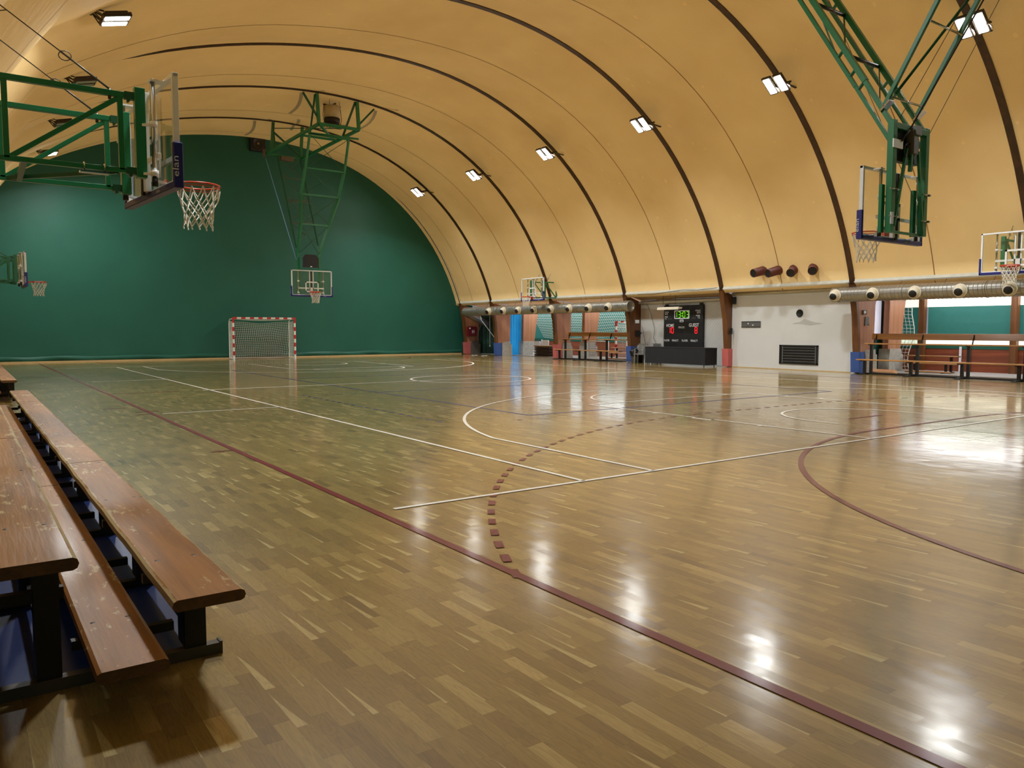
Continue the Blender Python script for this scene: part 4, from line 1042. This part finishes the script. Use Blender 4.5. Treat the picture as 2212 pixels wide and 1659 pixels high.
# ------------------------------------------------------------------ air ducts
def duct(name, y0, y1, z, label, noz, extra=None):
    r = empty(name, (23.92, y0, z), label, 'air duct')
    R = .235; mb = MB(); n = int(abs(y1-y0)/.12); pts = []; rr = []
    for i in range(n+1):
        t = i/n; pts += [(0, (y1-y0)*t, 0)]; rr += [R]
    mb.tube(pts, R, 28, caps=False)
    for i in range(0, n, 1): mb.tube([(R*cos(a)*1.005, (y1-y0)*i/n+.02*sin(a), R*sin(a)*1.005) for a in [2*PI*j/24 for j in range(24)]], .008, 4, closed=True)
    for t in (.02, .25, .5, .75): mb.tube([(R*1.01*cos(a), (y1-y0)*t, R*1.01*sin(a)) for a in [2*PI*j/24 for j in range(24)]], .016, 6, closed=True)
    mb.build('duct_tube', 'duct', r)
    mb = MB(); mb.lathe((0, 0, 0), (0, -1, 0), [(-.02, R*1.02), (.04, R*1.04), (.045, R*.9), (.0, R*.86), (.0, 0)], 28); mb.build('end_cap', 'duct', r)
    for q in noz:
        yy = q-y0; c = Vector((-.2, yy, -.02))
        mb = MB(); mb.lathe(c, (-1, 0, -.06), [(-.12, .17), (.02, .17), (.03, .2), (.06, .205), (.075, .19), (.075, .15)], 24); n_ = mb.build('nozzle', 'nozzle', r)
        mb = MB(); d = Vector((-.93, -.1, -.4)).normalized()
        cc = c+Vector((-.03, 0, 0)); RS = .175
        mb.lathe(cc, (-1, 0, -.06), [(.0, RS), (.05, RS)]+[(.05+RS*sin(t*PI/24), RS*cos(t*PI/24)) for t in range(1, 13)], 24); mb.build('ball', 'nozzle', n_)
        mb = MB(); mb.lathe(cc+Vector((-.05, 0, 0))+d*.13, d, [(-.02, .12), (.03, .11), (.048, .095), (.053, .0)], 18); mb.build('outlet', 'black', n_)
    mb = MB()
    yy = min(y0, y1)+.6
    while yy < max(y0, y1):
        mb.tube([(0, yy-y0, R), (.12, yy-y0, 3.0-z)], .007, 5); yy += 1.35
    mb.build('hanger_rod', 'cable', r)
    return r
far_d = duct('air_duct', 24.82, 38.5, 2.5, 'galvanised air duct with ball nozzles above the far bleacher', [25.94, 27.28, 28.67, 30.09, 31.45, 32.82, 34.19, 35.59])
mb = MB(); mb.tube([(0, 13.6, 0), (.08, 13.85, -.02), (.3, 14.0, -.08), (.7, 14.0, -.25), (1.6, 13.6, -.75)], .2, 16); mb.build('branch', 'duct', far_d)
duct('air_duct', 15.08, 5.5, 2.625, 'wide galvanised air duct with ball nozzles starting over the white wall', [14.88, 13.58, 12.25, 10.93, 9.62, 8.3])
for o in bpy.data.objects:
    if o.name.startswith('end_cap') and o.parent and o.parent.location.y > 20: o.rotation_euler = (0, 0, 0)
# brown exhaust pipes through the membrane
for i, (y, z, d, w) in enumerate(((18.0, 3.66, (-.5, .06, -.12), 'brown exhaust pipe nearest the scoreboard, first of the four'), (17.36, 3.64, (-.52, .06, -.14), 'second of the four brown exhaust pipes from the scoreboard'),
                      (16.78, 3.63, (-.34, -.1, -.15), 'third of the four brown exhaust pipes from the scoreboard'), (16.02, 3.62, (-.3, -.15, -.12), 'brown exhaust pipe farthest from the scoreboard, last of the four'))):
    mb = MB(); A = Vector((24.16, y, z)); D = Vector(d); r = empty('exhaust_pipe', A, w+' on the tan membrane', 'pipe', 0, 'brown exhaust pipes')
    mb.lathe((0, 0, 0), D, [(-.12, .18), (.12, .18), (.14, .165), (D.length*1.25, .155), (D.length*1.25, .14), (.1, .14)], 22); mb.build('pipe', 'brownpipe', r)
    mb = MB(); mb.lathe((0, 0, 0), D, [(D.length*1.25-.02, .141), (D.length*1.25-.021, 0)], 20); mb.build('opening', 'black', r)

# ------------------------------------------------------------------ scoreboard and table
sb = empty('scoreboard', (25.0, 22.73, .72), 'black electronic scoreboard with green clock and red score digits', 'scoreboard')
mb = MB(); mb.bx(-.02, .1, -1.09, 1.09, 0, 1.78); mb.build('case', 'black', sb, bevel=.008)
RG = (0, -1, 0); UP = (0, 0, 1)
def SP(px, py):     # position on the board from the fraction across / down
    return (-.026, 1.09-2.18*(px-810)/720, 1.77-1.74*(py-183)/742)
mb = MB()
cs = [SP(1020, 415), SP(1285, 415), SP(1285, 278), SP(1020, 278)]
for a, b in zip(cs, cs[1:]+cs[:1]): mb.bar(a, b, .03, .02, up=(1, 0, 0))
mb.build('clock_frame', 'text_white', sb)
mb = MB(); dw, dh = .115, .29
for ch, px in (('1', 1022), ('3', 1088), ('0', 1172), ('3', 1238)): 
    mb = MB(); seven(mb, ch, SP(px, 397), RG, UP, dw, .235, .023); mb.build('clock_digit', 'led_green', sb)
mb = MB()
for pz in (325, 370): mb.box(SP(1152, pz), (.006, .04, .04))
mb.build('clock_colon', 'led_green', sb)
for s_, x0 in (('10', 905), ('8', 1395)):
    for i, ch in enumerate(s_): mb = MB(); seven(mb, ch, SP(x0+i*56-(8 if ch == '1' else 0), 682), RG, UP, .115, .24, .026); mb.build('score_digit', 'led_red', sb)
def lab(s_, x0, x1, y0, y1, b=.0): text(s_, 'lettering', 'text_white', sb, SP(x0, y1), 1.74*(y1-y0)/742, 2.18*(x1-x0)/720, RG, UP, bold=b)
lab('HOME', 865, 1010, 512, 570, .01); lab('GUEST', 1285, 1465, 505, 566, .01); lab('PERIOD', 1095, 1205, 560, 594)
lab('FOULS', 832, 905, 284, 311); lab('SETS', 832, 890, 318, 345); lab('POSS.', 832, 893, 370, 398); lab('T.O.', 832, 868, 408, 434)
lab('FOULS', 1402, 1488, 266, 294); lab('SETS', 1424, 1488, 304, 332); lab('POSS.', 1410, 1484, 356, 384); lab('T.O.', 1440, 1484, 394, 420)
for s_, a, b in (('PLAYER', 825, 926), ('PENALTY', 975, 1096), ('PLAYER', 1160, 1268), ('PENALTY', 1322, 1448)): lab(s_, a, b, 798, 834)
mb = MB()
for px, py in ((932, 383), (905, 421), (932, 421), (958, 421), (1372, 374), (1345, 411), (1370, 411), (1397, 411)): mb.box(SP(px, py), (.005, .035, .03))
mb.build('indicator', 'grey_plastic', sb)
mb = MB(); cs = [SP(1120, 480), SP(1180, 480), SP(1180, 440), SP(1120, 440)]
for a, b in zip(cs, cs[1:]+cs[:1]): mb.bar(a, b, .016, .01, up=(1, 0, 0))
for a in (cs[0], cs[1]): mb.bar(Vector(a)+Vector((0, 0, .03)), Vector(SP(1150, 455)), .014, .01, up=(1, 0, 0))
mb.build('emblem', 'text_white', sb)
mb = MB(); mb.bx(-.06, .06, .9, 1.0, 1.78, 1.84); mb.bx(-.06, .04, -1.05, -.93, 1.78, 1.86); mb.build('top_bracket', 'black', sb)
# hanging strip light
r = empty('strip_light', (24.32, 22.9, 2.3), 'flat cream strip light hanging before the scoreboard', 'light')
mb = MB(); mb.prism([(-.12, 0), (.12, .03), (.16, .1), (-.08, .12)], 'y', -.6, .6); mb.build('case', 'nozzle', r, bevel=.01)
mb = MB(); 
for y in (-.35, .35): mb.tube([(-.06, y, .1), (0, y, .3), (.06, y, .1)], .006, 5); mb.tube([(0, y, .3), (0, y, .66)], .008, 5)
mb.build('hanger', 'black_steel', r)
# scorer's table
r = empty('scorers_table', (24.25, 22.2, 0), 'long table draped in black cloth below the scoreboard', 'table')
mb = MB(); mb.bx(-.37, .37, -1.66, 1.66, .715, .745); mb.build('tabletop', 'blackcloth', r, bevel=.008)
mb = MB()
mb.grid(lambda u, v: (-.36-.012*sin(u*60)*(1-v)*.5, -1.65+u*3.3, .06+v*.67), 60, 3); mb.grid(lambda u, v: (-.36+u*.72, -1.65-.01*sin(u*30), .06+v*.67), 20, 3)
mb.build('cloth_skirt', 'blackcloth', r)
for sx, sy in ((-.3, -1.55), (-.3, 1.55), (.3, -1.55), (.3, 1.55)):
    mb = MB(); mb.tube([(sx, sy, 0), (sx, sy, .72)], .018, 8); mb.build('leg', 'black_steel', r)
def chair(loc, rz, label):
    r = empty('plastic_chair', loc, label, 'chair', rz, 'grey plastic chairs by the table')
    mb = MB(); mb.grid(lambda u, v: (-.21+u*.42, -.21+v*.42, .43-.02*sin(PI*u)*sin(PI*v)), 8, 8); mb.grid(lambda u, v: (-.21+u*.42, -.21+v*.42, .405-.02*sin(PI*u)*sin(PI*v)), 8, 8); mb.bx(-.22, .22, -.22, -.2, .38, .44); mb.build('seat', 'grey_plastic', r)
    mb = MB()
    for i in range(5): mb.bar((-.18+i*.09, .2, .44), (-.18+i*.09, .3, .82), .05, .015, up=(0, 1, 0))
    mb.bar((-.23, .3, .84), (.23, .3, .84), .05, .03); mb.bar((-.22, .22, .5), (.22, .22, .5), .03); mb.build('backrest', 'grey_plastic', r)
    for s in (-1, 1):
        mb = MB(); mb.bar((s*.25, -.22, .64), (s*.25, .27, .66), .05, .025); mb.build('armrest', 'grey_plastic', r)
        mb = MB(); mb.bar((s*.26, -.26, 0), (s*.24, -.21, .64), .045, .03, up=(0, 1, 0)); mb.build('leg', 'grey_plastic', r)
        mb = MB(); mb.bar((s*.26, .3, 0), (s*.23, .22, .46), .045, .03, up=(0, 1, 0)); mb.build('leg', 'grey_plastic', r)
    return r
chair((24.12, 24.28, 0), rad(-60), 'grey plastic armchair standing between the bin and the black table')
chair((24.76, 24.3, 0), rad(180+90), 'grey plastic chair behind the black table, only its back showing')
r = empty('waste_bin', (24.25, 24.86, 0), 'grey bin with a black bag hanging over its rim', 'bin')
mb = MB(); mb.lathe((0, 0, 0), (0, 0, 1), [(0, 0), (0, .12), (.5, .16), (.52, .17), (.52, .15), (.48, .15)], 18); mb.build('bucket', 'grey_plastic', r)
mb = MB(); mb.lathe((-.02, 0, .3), (0, 0, 1), [(0, .17), (.05, .2), (.16, .19), (.22, .18), (.3, .14), (.34, .1), (.34, 0)], 14)
mb.v = [(x+.03*sin(9*y+20*z), y+.03*sin(11*x+17*z), z+.02*sin(14*x)) for x, y, z in mb.v]; mb.build('bin_bag', 'black_bag', r)
mb = MB(); mb.lathe((0, 0, 0), (0, 0, 1), [(0, 0), (0, .11), (.4, .14), (.41, .15), (.41, .12), (.36, .12), (.05, .1)], 16)
o = mb.build('waste_bin', 'black', label='small dark bin under the grey armchair', cat='bin'); o.location = (24.62, 24.86, 0)

# ------------------------------------------------------------------ fittings on the white wall and columns
r = empty('wall_vent', (24.74, 16.94, .56), 'black slatted vent grille low on the white wall', 'vent')
mb = MB(); a, b = .8, .35
mb.bx(-.03, .0, -a, a, -b, -b+.05); mb.bx(-.03, 0, -a, a, b-.05, b); mb.bx(-.03, 0, -a, -a+.06, -b, b); mb.bx(-.03, 0, a-.06, a, -b, b); mb.build('frame', 'vent_dark', r)
mb = MB(); mb.bx(-.004, -.002, -a, a, -b, b); mb.build('backing', 'black', r)
mb = MB()
for i in range(6): mb.bar((-.02, -a+.1, -b+.1+i*.1), (-.02, a-.1, -b+.1+i*.1), .03, .018)
for y in (-a+.1, a-.14): mb.bx(-.03, -.01, y-.02, y+.02, -b+.05, b-.05)
mb.build('slat', 'plate', r)
mb = MB(); mb.lathe((24.738, 16.93, 2.06), (-1, 0, 0), [(-.0, .14), (.015, .14), (.015, .12), (.002, .118), (.002, 0)], 24); mb.build('vent_hole', ['black'], label='round black hole high in the white wall', cat='vent hole')
r = empty('control_plate', (24.735, 19.04, 1.67), 'dark grey rectangular plate on the white wall', 'plate')
mb = MB(); mb.bx(-.02, 0, -.44, .44, -.12, .12); mb.build('plate', 'plate', r, bevel=.004)
mb = MB(); mb.lathe((-.02, .12, .03), (-1, 0, 0), [(0, .025), (.01, .025), (.01, 0)], 10); mb.lathe((-.02, -.1, -.03), (-1, 0, 0), [(0, .025), (.01, .025), (.01, 0)], 10); mb.build('button', 'text_white', r)
mb = MB(); 
for z in (-.1, .1): mb.bx(-.025, -.018, -.43, .43, z-.008, z+.008)
mb.build('rail', 'black', r)
r = empty('wall_speaker', (24.7, 19.8, 2.6), 'small black speaker in the top corner of the white wall', 'speaker')
mb = MB(); mb.prism([(-.07, -.14), (.07, -.14), (.07, .14), (-.07, .14)], 'x', -.12, .0); mb.build('cabinet', 'black', r, bevel=.02)
mb = MB(); mb.bx(-.124, -.12, -.055, .055, -.12, .12); mb.build('grille', 'vent_dark', r)
# column fittings
def plaque(name, x, y, z, w, h, mat, label, cat, t=.03):
    mb = MB(); mb.bx(-w/2, w/2, -t, 0, -h/2, h/2); o = mb.build(name, mat, label=label, cat=cat, bevel=.006); o.location = (x, y, z); return o
o = plaque('exit_sign', 24.78, 14.5, 2.05, .2, .16, 'plate', 'small dark exit sign light on the column beside the white drape', 'sign')
mb = MB(); mb.bx(-.07, .07, -.035, -.03, -.03, .04); pz = mb.build('sign_face', 'white_mark', o)
mb = MB(); mb.bx(-.095, -.085, -.04, -.03, -.07, .07); mb.bx(.085, .095, -.04, -.03, -.07, .07); mb.build('side_clip', 'black', o)
text('EXIT', 'lettering', 'plate', o, (-.055, -.037, -.015), .04, .11, (1, 0, 0))
mb = MB(); mb.prism([(-.13, -.16), (-.1, .16), (.1, .15), (.12, .1), (.1, 0), (.16, -.14), (.07, -.1), (-.02, -.13)], 'y', -.02, 0); o = mb.build('notice', 'plate', label='dark crumpled notice below the exit sign', cat='notice'); o.location = (24.95, 14.5, 1.75)
o = plaque('switch_box', 24.86, 25.36, 1.83, .22, .16, 'white_paint', 'small white switch box on the column above the waste bin', 'box', .05)
mb = MB(); mb.bx(-.07, .07, -.06, -.05, -.04, .04); mb.build('cover', 'text_white', o)
o = plaque('socket_box', 24.9, 25.36, 1.3, .2, .26, 'black', 'black box with a hook on the column above the waste bin', 'box', .07)
mb = MB(); mb.tube([(.12, -.03, .02), (.25, -.05, .02), (.32, -.06, .12), (.3, -.06, .2)], .02, 8); mb.build('hook', 'black', o)
o = plaque('hook_bracket', 24.6, 19.9, 1.42, .1, .22, 'black', 'black angle bracket on the column above the red pad by the white wall', 'bracket', .06); 
mb = MB(); mb.bx(-.18, .05, -.05, -.02, -.13, -.09); mb.build('arm', 'black', o)
mb = MB(); mb.tube([(25.08, 24.95, 2.6), (25.06, 24.75, 2.3), (25.07, 24.6, 1.9), (25.06, 24.45, 1.5), (25.05, 24.5, 1.1), (25.05, 24.3, .8)], .01, 5); mb.tube([(25.05, 25.2, 1.6), (25.05, 25.1, 1.2), (25.04, 24.95, .8)], .01, 5)
mb.build('wall_cable', 'plate', label='thin grey cable drooping down the wall between scoreboard and column', cat='cable')
mb = MB(); mb.tube([(24.14, 24.6, 3.0), (24.13, 23.7, 2.97), (24.12, 22.9, 3.03), (24.1, 21.9, 3.09), (24.1, 21.2, 3.05), (24.1, 20.2, 3.1)], .01, 5); mb.build('eave_cable', 'black', label='thin black cable along the eave above the scoreboard', cat='cable')
r = empty('hose_cabinet', (24.9, 39.4, 1.37), 'dark red fire hose cabinet with white letter in the far corner', 'cabinet')
mb = MB(); mb.bx(-.32, .32, -.16, 0, -.28, .28); mb.build('case', 'red_box', r, bevel=.015)
text('H', 'lettering', 'text_white', r, (-.03, -.165, -.12), .2, .15, (1, 0, 0), bold=.01)
mb = MB(); mb.lathe((-.18, -.16, .18), (0, -1, 0), [(0, .05), (.01, .05), (.01, 0)], 14); mb.build('round_badge', 'text_white', r)

# ------------------------------------------------------------------ curtains, door, bits in the aisle
def curtain(name, p0, p1, z0, z1, mat, label, folds, amp=.05):
    a = Vector((p0[0], p0[1], 0)); b = Vector((p1[0], p1[1], 0)); d = (b-a); nrm = Vector((-d.y, d.x, 0)).normalized()
    mb = MB()
    def fn(u, v):
        p = a+d*u+nrm*amp*(sin(u*folds*2*PI)+.4*sin(u*folds*4.7+v*2)); return (p.x, p.y, z0+(z1-z0)*v)
    mb.grid(fn, folds*10, 8); return mb.build(name, mat, label=label, cat='curtain')
curtain('curtain', (25.45, 36.5), (26.5, 36.5), .02, 2.42, 'blue_curtain', 'bright blue curtain in the gap between two column legs', 5)
curtain('curtain', (25.55, 39.9), (26.3, 36.9), .03, 2.6, 'green_curtain', 'dark green curtain beside the fire hose cabinet', 9)
mb = MB(); mb.bx(25.62, 25.68, 14.86, 14.94, 0, 2.5); mb.bx(26.52, 26.74, 14.86, 14.94, 0, 2.5); mb.bx(25.68, 26.52, 14.87, 14.93, 1.12, 1.2); mb.bx(26.1, 26.13, 14.87, 14.93, 1.05, 1.3)
d1 = struct(mb, 'door_1', 'black_steel', label='dark framed aisle door')
mb = MB(); mb.bx(25.68, 26.52, 14.88, 14.92, .05, 1.12); mb.build('panel', 'door_green', d1)
mb = MB(); mb.grid(lambda u, v: (25.68+u*.84, 14.88-.05*sin(PI*u)*(.4+.6*sin(6*v+3*u)**2), 1.2+v*1.28), 16, 24); mb.build('white_drape', 'white_cloth', d1)
for k, (y, z, a, w) in enumerate(((35.15, .8, 2.0, 'plain tall white board leaning beside the cardboard pile'), (34.45, .87, 1.0, 'white board with cut corners behind the cardboard'))):
    mb = MB(); h = z
    mb.prism([(-.3, 0), (.3, 0), (.3, h-.08), (.24, h), (-.24, h), (-.3, h-.08)], 'x', -.02, .02); o = mb.build('white_board', 'white_board', label=w, cat='board'); o.location = (26.55+.05*k, y-.05, .02); o.rotation_euler = (0, rad(5), 0)
mb = MB(); n = 14
cs0 = None
for i in range(n):
    mb = MB(); z = .02+i*.042; dx = .04*math.sin(i*2.3); dy = .05*math.sin(i*1.7)
    mb.box((0, 0, .018), (.75, 1.25, .034)); mb.box((.02, -.5, .036), (.7, .18, .008))
    o = mb.build('cardboard_sheet', 'cardboard' if i > 11 else 'cardboard_d', label='flattened cardboard sheet in the pile by the aisle' if i < n-1 else 'pale top sheet of the cardboard pile', cat='cardboard', group='pile of flattened cardboard')
    o.location = (26.1+dx, 33.55+dy, z); o.rotation_euler = (0, 0, rad(3*math.sin(i*3.1)))
for k, (x, y, w) in enumerate(((23.6, 37.0, 'white paper sheet on the floor by the far corner, larger one'), (23.75, 36.2, 'small white paper scrap on the floor by the far corner'))):
    mb = MB(); mb.grid(lambda u, v: (-.25+u*.5, -.12+v*.24, .01+.02*sin(5*u)*sin(4*v)), 6, 4); o = mb.build('paper_sheet', 'white_board', label=w, cat='paper'); o.location = (x, y, .004)
mb = MB(); mb.box((0, 0, .1), (.3, .75, .02), Matrix.Rotation(rad(14), 3, 'Y')); mb.box((.0, .0, .05), (.28, .7, .03), Matrix.Rotation(rad(14), 3, 'Y')); o = mb.build('loose_board', 'soffit_lit', label='loose pale board lying under the long bleacher by the dark door', cat='board'); o.location = (25.3, 14.0, .0)
r = empty('roller_crank', (24.9, 38.3, 2.05), 'white crank rod hanging from the far duct bracket', 'rod')
mb = MB(); mb.tube([(0, .0, 0), (.0, -1.36, -1.0)], .014, 6); mb.build('rod', 'text_white', r)
mb = MB(); mb.tube([(0, .1, .2), (.02, .02, .1), (0, 0, 0)], .03, 8); mb.build('joint', 'text_white', r)
mb = MB(); mb.tube([(25.45, 38.2, 2.3), (25.45, 38.2, .5)], .009, 5); mb.tube([(25.45, 38.2, .56), (25.45, 38.2, .46)], .03, 8); mb.build('pull_cord', 'hem', label='long pull cord hanging before the green curtain', cat='cord')
r = empty('wall_bracket', (25.3, 38.75, 1.8), 'grey square bracket and strut below the far duct end', 'bracket')
mb = MB(); mb.tube([(0, .3, .2), (0, .3, -.02), (0, -.35, -.02), (0, -.35, .2)], .025, 8); mb.build('bracket', 'grey_plastic', r)
mb = MB(); mb.tube([(-.02, .05, .1), (-.1, .75, -1.1)], .022, 6); mb.build('strut', 'grey_plastic', r)

# ------------------------------------------------------------------ bleachers
def plank(mb, x0, x1, y0, y1, zt, t=.045, r=.02, wob=0.):
    """plank with rounded long edges lying along y"""
    P = []
    for a in range(5): P.append((x1-r+r*cos(-PI/2+a*PI/4), zt-t/2+(t/2)*sin(-PI/2+a*PI/4)))
    for a in range(5): P.append((x0+r+r*cos(PI/2+a*PI/4), zt-t/2+(t/2)*sin(PI/2+a*PI/4)))
    n = len(P); NS = max(2, int(abs(y1-y0)/.25)); vs = []; fs = []
    for i in range(NS+1):
        y = y0+(y1-y0)*i/NS
        for j, (x, z) in enumerate(P):
            w = wob*(sin(y*7.3)+.6*sin(y*17.1)) if x < (x0+x1)/2 else wob*.3*sin(y*9)
            vs.append((x+w, y, z))
    for i in range(NS):
        for j in range(n): fs.append((i*n+j, i*n+(j+1) % n, (i+1)*n+(j+1) % n, (i+1)*n+j))
    o = len(mb.v); mb.add(vs, fs, 0); m_ = len(vs)
    mb.f += [[o+j for j in range(n)][::-1], [o+m_-n+j for j in range(n)]]; mb.k += [1, 1]; mb.sm += [False, False]
def screws(mb, xs, ys, z):
    for x in xs:
        for y in ys: mb.lathe((x, y, z), (0, 0, 1), [(.0, .011), (.0012, .009), (.0012, 0)], 8)
lb = empty('bleacher_bench', (0, 3.05, 0), 'worn wooden bleacher with scratched planks, standing over a blue mat', 'bleacher', 0, 'left side wooden bleachers')
def left_planks(lb):
    for (x0, x1, z, nm, wob) in ((.605, .88, .445, 'seat_plank', .0025), (.345, .6, .22, 'foot_plank', 0), (.05, .305, .67, 'seat_plank', .002), (-.2, .06, .46, 'foot_plank', 0), (-.5, -.24, .9, 'seat_plank', 0)):
        ends = (0.02, 3.72, 7.2, 9.9, 12.4) if z > .4 else (.05, 4.1, 8.2, 12.3)
        for i in range(len(ends)-1):
            mb = MB(); plank(mb, x0, x1, ends[i]+.004, ends[i+1]-.004, z+.001*(i % 2), .046, .02, wob)
            o = mb.build(nm, ['bench_wood', 'bench_edge'], lb)
            mb = MB(); ys = [y for y in (.62, 2.12, 3.62, 5.12, 6.62, 8.12, 9.62, 11.12, 12.3) if ends[i] < y < ends[i+1]]
            screws(mb, (x0+.06, x1-.06), ys, z+.001*(i % 2)); mb.build('screw', 'black_steel', o)
left_planks(lb)
for i, y in enumerate((.52, 1.7, 3.05, 4.4, 5.7, 7.0, 8.35, 9.75, 11.15, 12.2)):
    mb = MB(); mb.bx(-.75, .9, y, y+.05, 0, .05); mb.bx(.9, .912, y-.002, y+.052, -.0, .056); o = mb.build('base_rail', 'grey_steel' if i == 0 else 'black_steel', lb)  # first rail browner: reflected floor put into its colour
    for (x, zt) in ((.80, .4), (.235, .62), (-.3, .85)):
        mb = MB(); mb.bx(x-.045, x+.045, y+.01, y+.15, .05, zt); mb.build('post', 'black_steel', lb)
    mb = MB(); mb.bx(.32, .72, y+.06, y+.1, .13, .17); mb.bx(-.3, .3, y+.06, y+.1, .36, .41); mb.bx(.6, .88, y+.06, y+.1, .36, .4); mb.bx(.02, .3, y+.06, y+.1, .58, .625); mb.bx(-.5, -.25, y+.06, y+.1, .81, .855); mb.build('cross_arm', 'black_steel', lb)
mb = MB()
for x in (.8, .235, -.3): mb.bar((x, .6, .12), (x, 12.2, .12), .03)
mb.build('long_tie', 'black_steel', lb)
lb2 = copy_tree(lb); lb2.location = (.0, 18.6, 0); lb2['label'] = 'wooden bleacher standing just behind the scratched one, its end cut off'
mb = MB(); mb.tube([(-.1, 1.5, .44), (.28, -.55, .43)], .035, 12, caps=False); mb.tube([(-.1, 1.5, .44), (.28, -.55, .43)], .03, 12, caps=False)
mb = MB(); mb.grid(lambda u, v: (-1.1+u*1.95, 3.72+v*11.5, .006+.004*sin(u*9)*sin(v*20)), 12, 30); mb.build('floor_mat', 'blue_mat', label='blue mat spread on the floor under the scratched bleacher', cat='mat')  # real mat, widened and darkened to paint the black gap under the planks

rb = empty('bleacher_bench', (24.0, 14.3, 0), 'long wooden bleacher with backrest before the daylit green sheet', 'bleacher', 0, 'right side wooden bleachers')
def right_bleacher(rb, Ln):
    for (x0, x1, z, nm) in ((.02, .3, .505, 'seat_plank'), (.52, .8, 1.025, 'seat_plank')):
        mb = MB(); plank(mb, x0, x1, -Ln, 0, z, .042, .018); mb.build(nm, ['bench_wood_r', 'bench_edge'], rb)
    mb = MB(); 
    mb.box((.98, -Ln/2+.0, 1.24), (.035, Ln, .2), Matrix.Rotation(rad(8), 3, 'Y')); mb.build('backrest', 'bench_wood_r', rb, bevel=.008)
    y = -.17
    while y > -Ln:
        for x, zt in ((.28, .46), (.66, .985)):
            mb = MB(); mb.bx(x-.04, x+.04, y-.04, y+.04, .04, zt); mb.build('post', 'black_steel', rb)
        mb = MB(); mb.bx(-.06, 1.0, y-.05, y+.05, 0, .035); mb.bx(-.1, .0, y-.06, y+.06, 0, .02); mb.build('foot', 'black_steel', rb)
        mb = MB(); mb.bar((.85, y, .98), (.97, y, 1.3), .05, .02, up=(0, 1, 0)); mb.bx(.5, .9, y-.03, y+.03, .955, .985); mb.bx(.02, .3, y-.03, y+.03, .435, .465); mb.build('back_bracket', 'black_steel', rb)
        y -= 1.53
    mb = MB(); mb.bx(.35, .39, -Ln+.1, -.15, .01, .05); mb.bx(.62, .66, -Ln+.1, -.15, .01, .05); mb.build('long_tie', 'black_steel', rb)
right_bleacher(rb, 7.0)
rb2 = empty('bleacher_bench', (24.0, 30.35, 0), 'wooden bleacher with backrest between the red and blue column pads', 'bleacher', 0, 'right side wooden bleachers')
right_bleacher(rb2, 4.68)
lw = empty('low_bench', (26.5, 14.25, .012), 'low two step wooden bench in the aisle before the daylit green sheet', 'bench', 0, 'low benches in the aisle')
for x0, x1, z, a, b in ((.55, .8, .57, 0, 1.75), (.2, .45, .33, .15, 1.9), (.0, .16, .06, .3, 1.8)):
    mb = MB(); plank(mb, x0, x1, -b, -a, z, .04, .016); mb.build('step_plank', ['bench_wood_r', 'bench_edge'], lw)
for y in (-.3, -1.5):
    for x, zt in ((.68, .53), (.33, .29)):
        mb = MB(); mb.bx(x-.035, x+.035, y-.035, y+.035, 0, zt); mb.build('post', 'black_steel', lw)
    mb = MB(); mb.bx(.05, .85, y-.04, y+.04, 0, .03); mb.build('foot', 'black_steel', lw)
lw2 = copy_tree(lw); lw2.location = (26.0, 28.9, .012); lw2['label'] = 'low two step wooden bench in the aisle beside the stored handball goal'

# ------------------------------------------------------------------ light
w = bpy.data.worlds.new('world'); bpy.context.scene.world = w; w.use_nodes = True
w.node_tree.nodes['Background'].inputs[0].default_value = (.75, .85, 1., 1); w.node_tree.nodes['Background'].inputs[1].default_value = .3
sc = bpy.context.scene
sc.view_settings.view_transform = 'Standard'; sc.view_settings.look = 'None'; sc.view_settings.exposure = 0.
sc.cycles.use_denoising = True; sc.cycles.max_bounces = 6; sc.cycles.diffuse_bounces = 3; sc.cycles.glossy_bounces = 3; sc.cycles.transparent_max_bounces = 12
sc.cycles.use_adaptive_sampling = True; sc.cycles.adaptive_threshold = .07; sc.cycles.adaptive_min_samples = 16
sc.cycles.sample_clamp_indirect = 3.; sc.cycles.sample_clamp_direct = 6.5
# faint glows of daylit cloth need no light sampling of their own
for k_, m_ in M.items():
    if k_ not in ('lamp_face', 'sheet_bright', 'white_tarp_lit'): m_.cycles.emission_sampling = 'NONE'
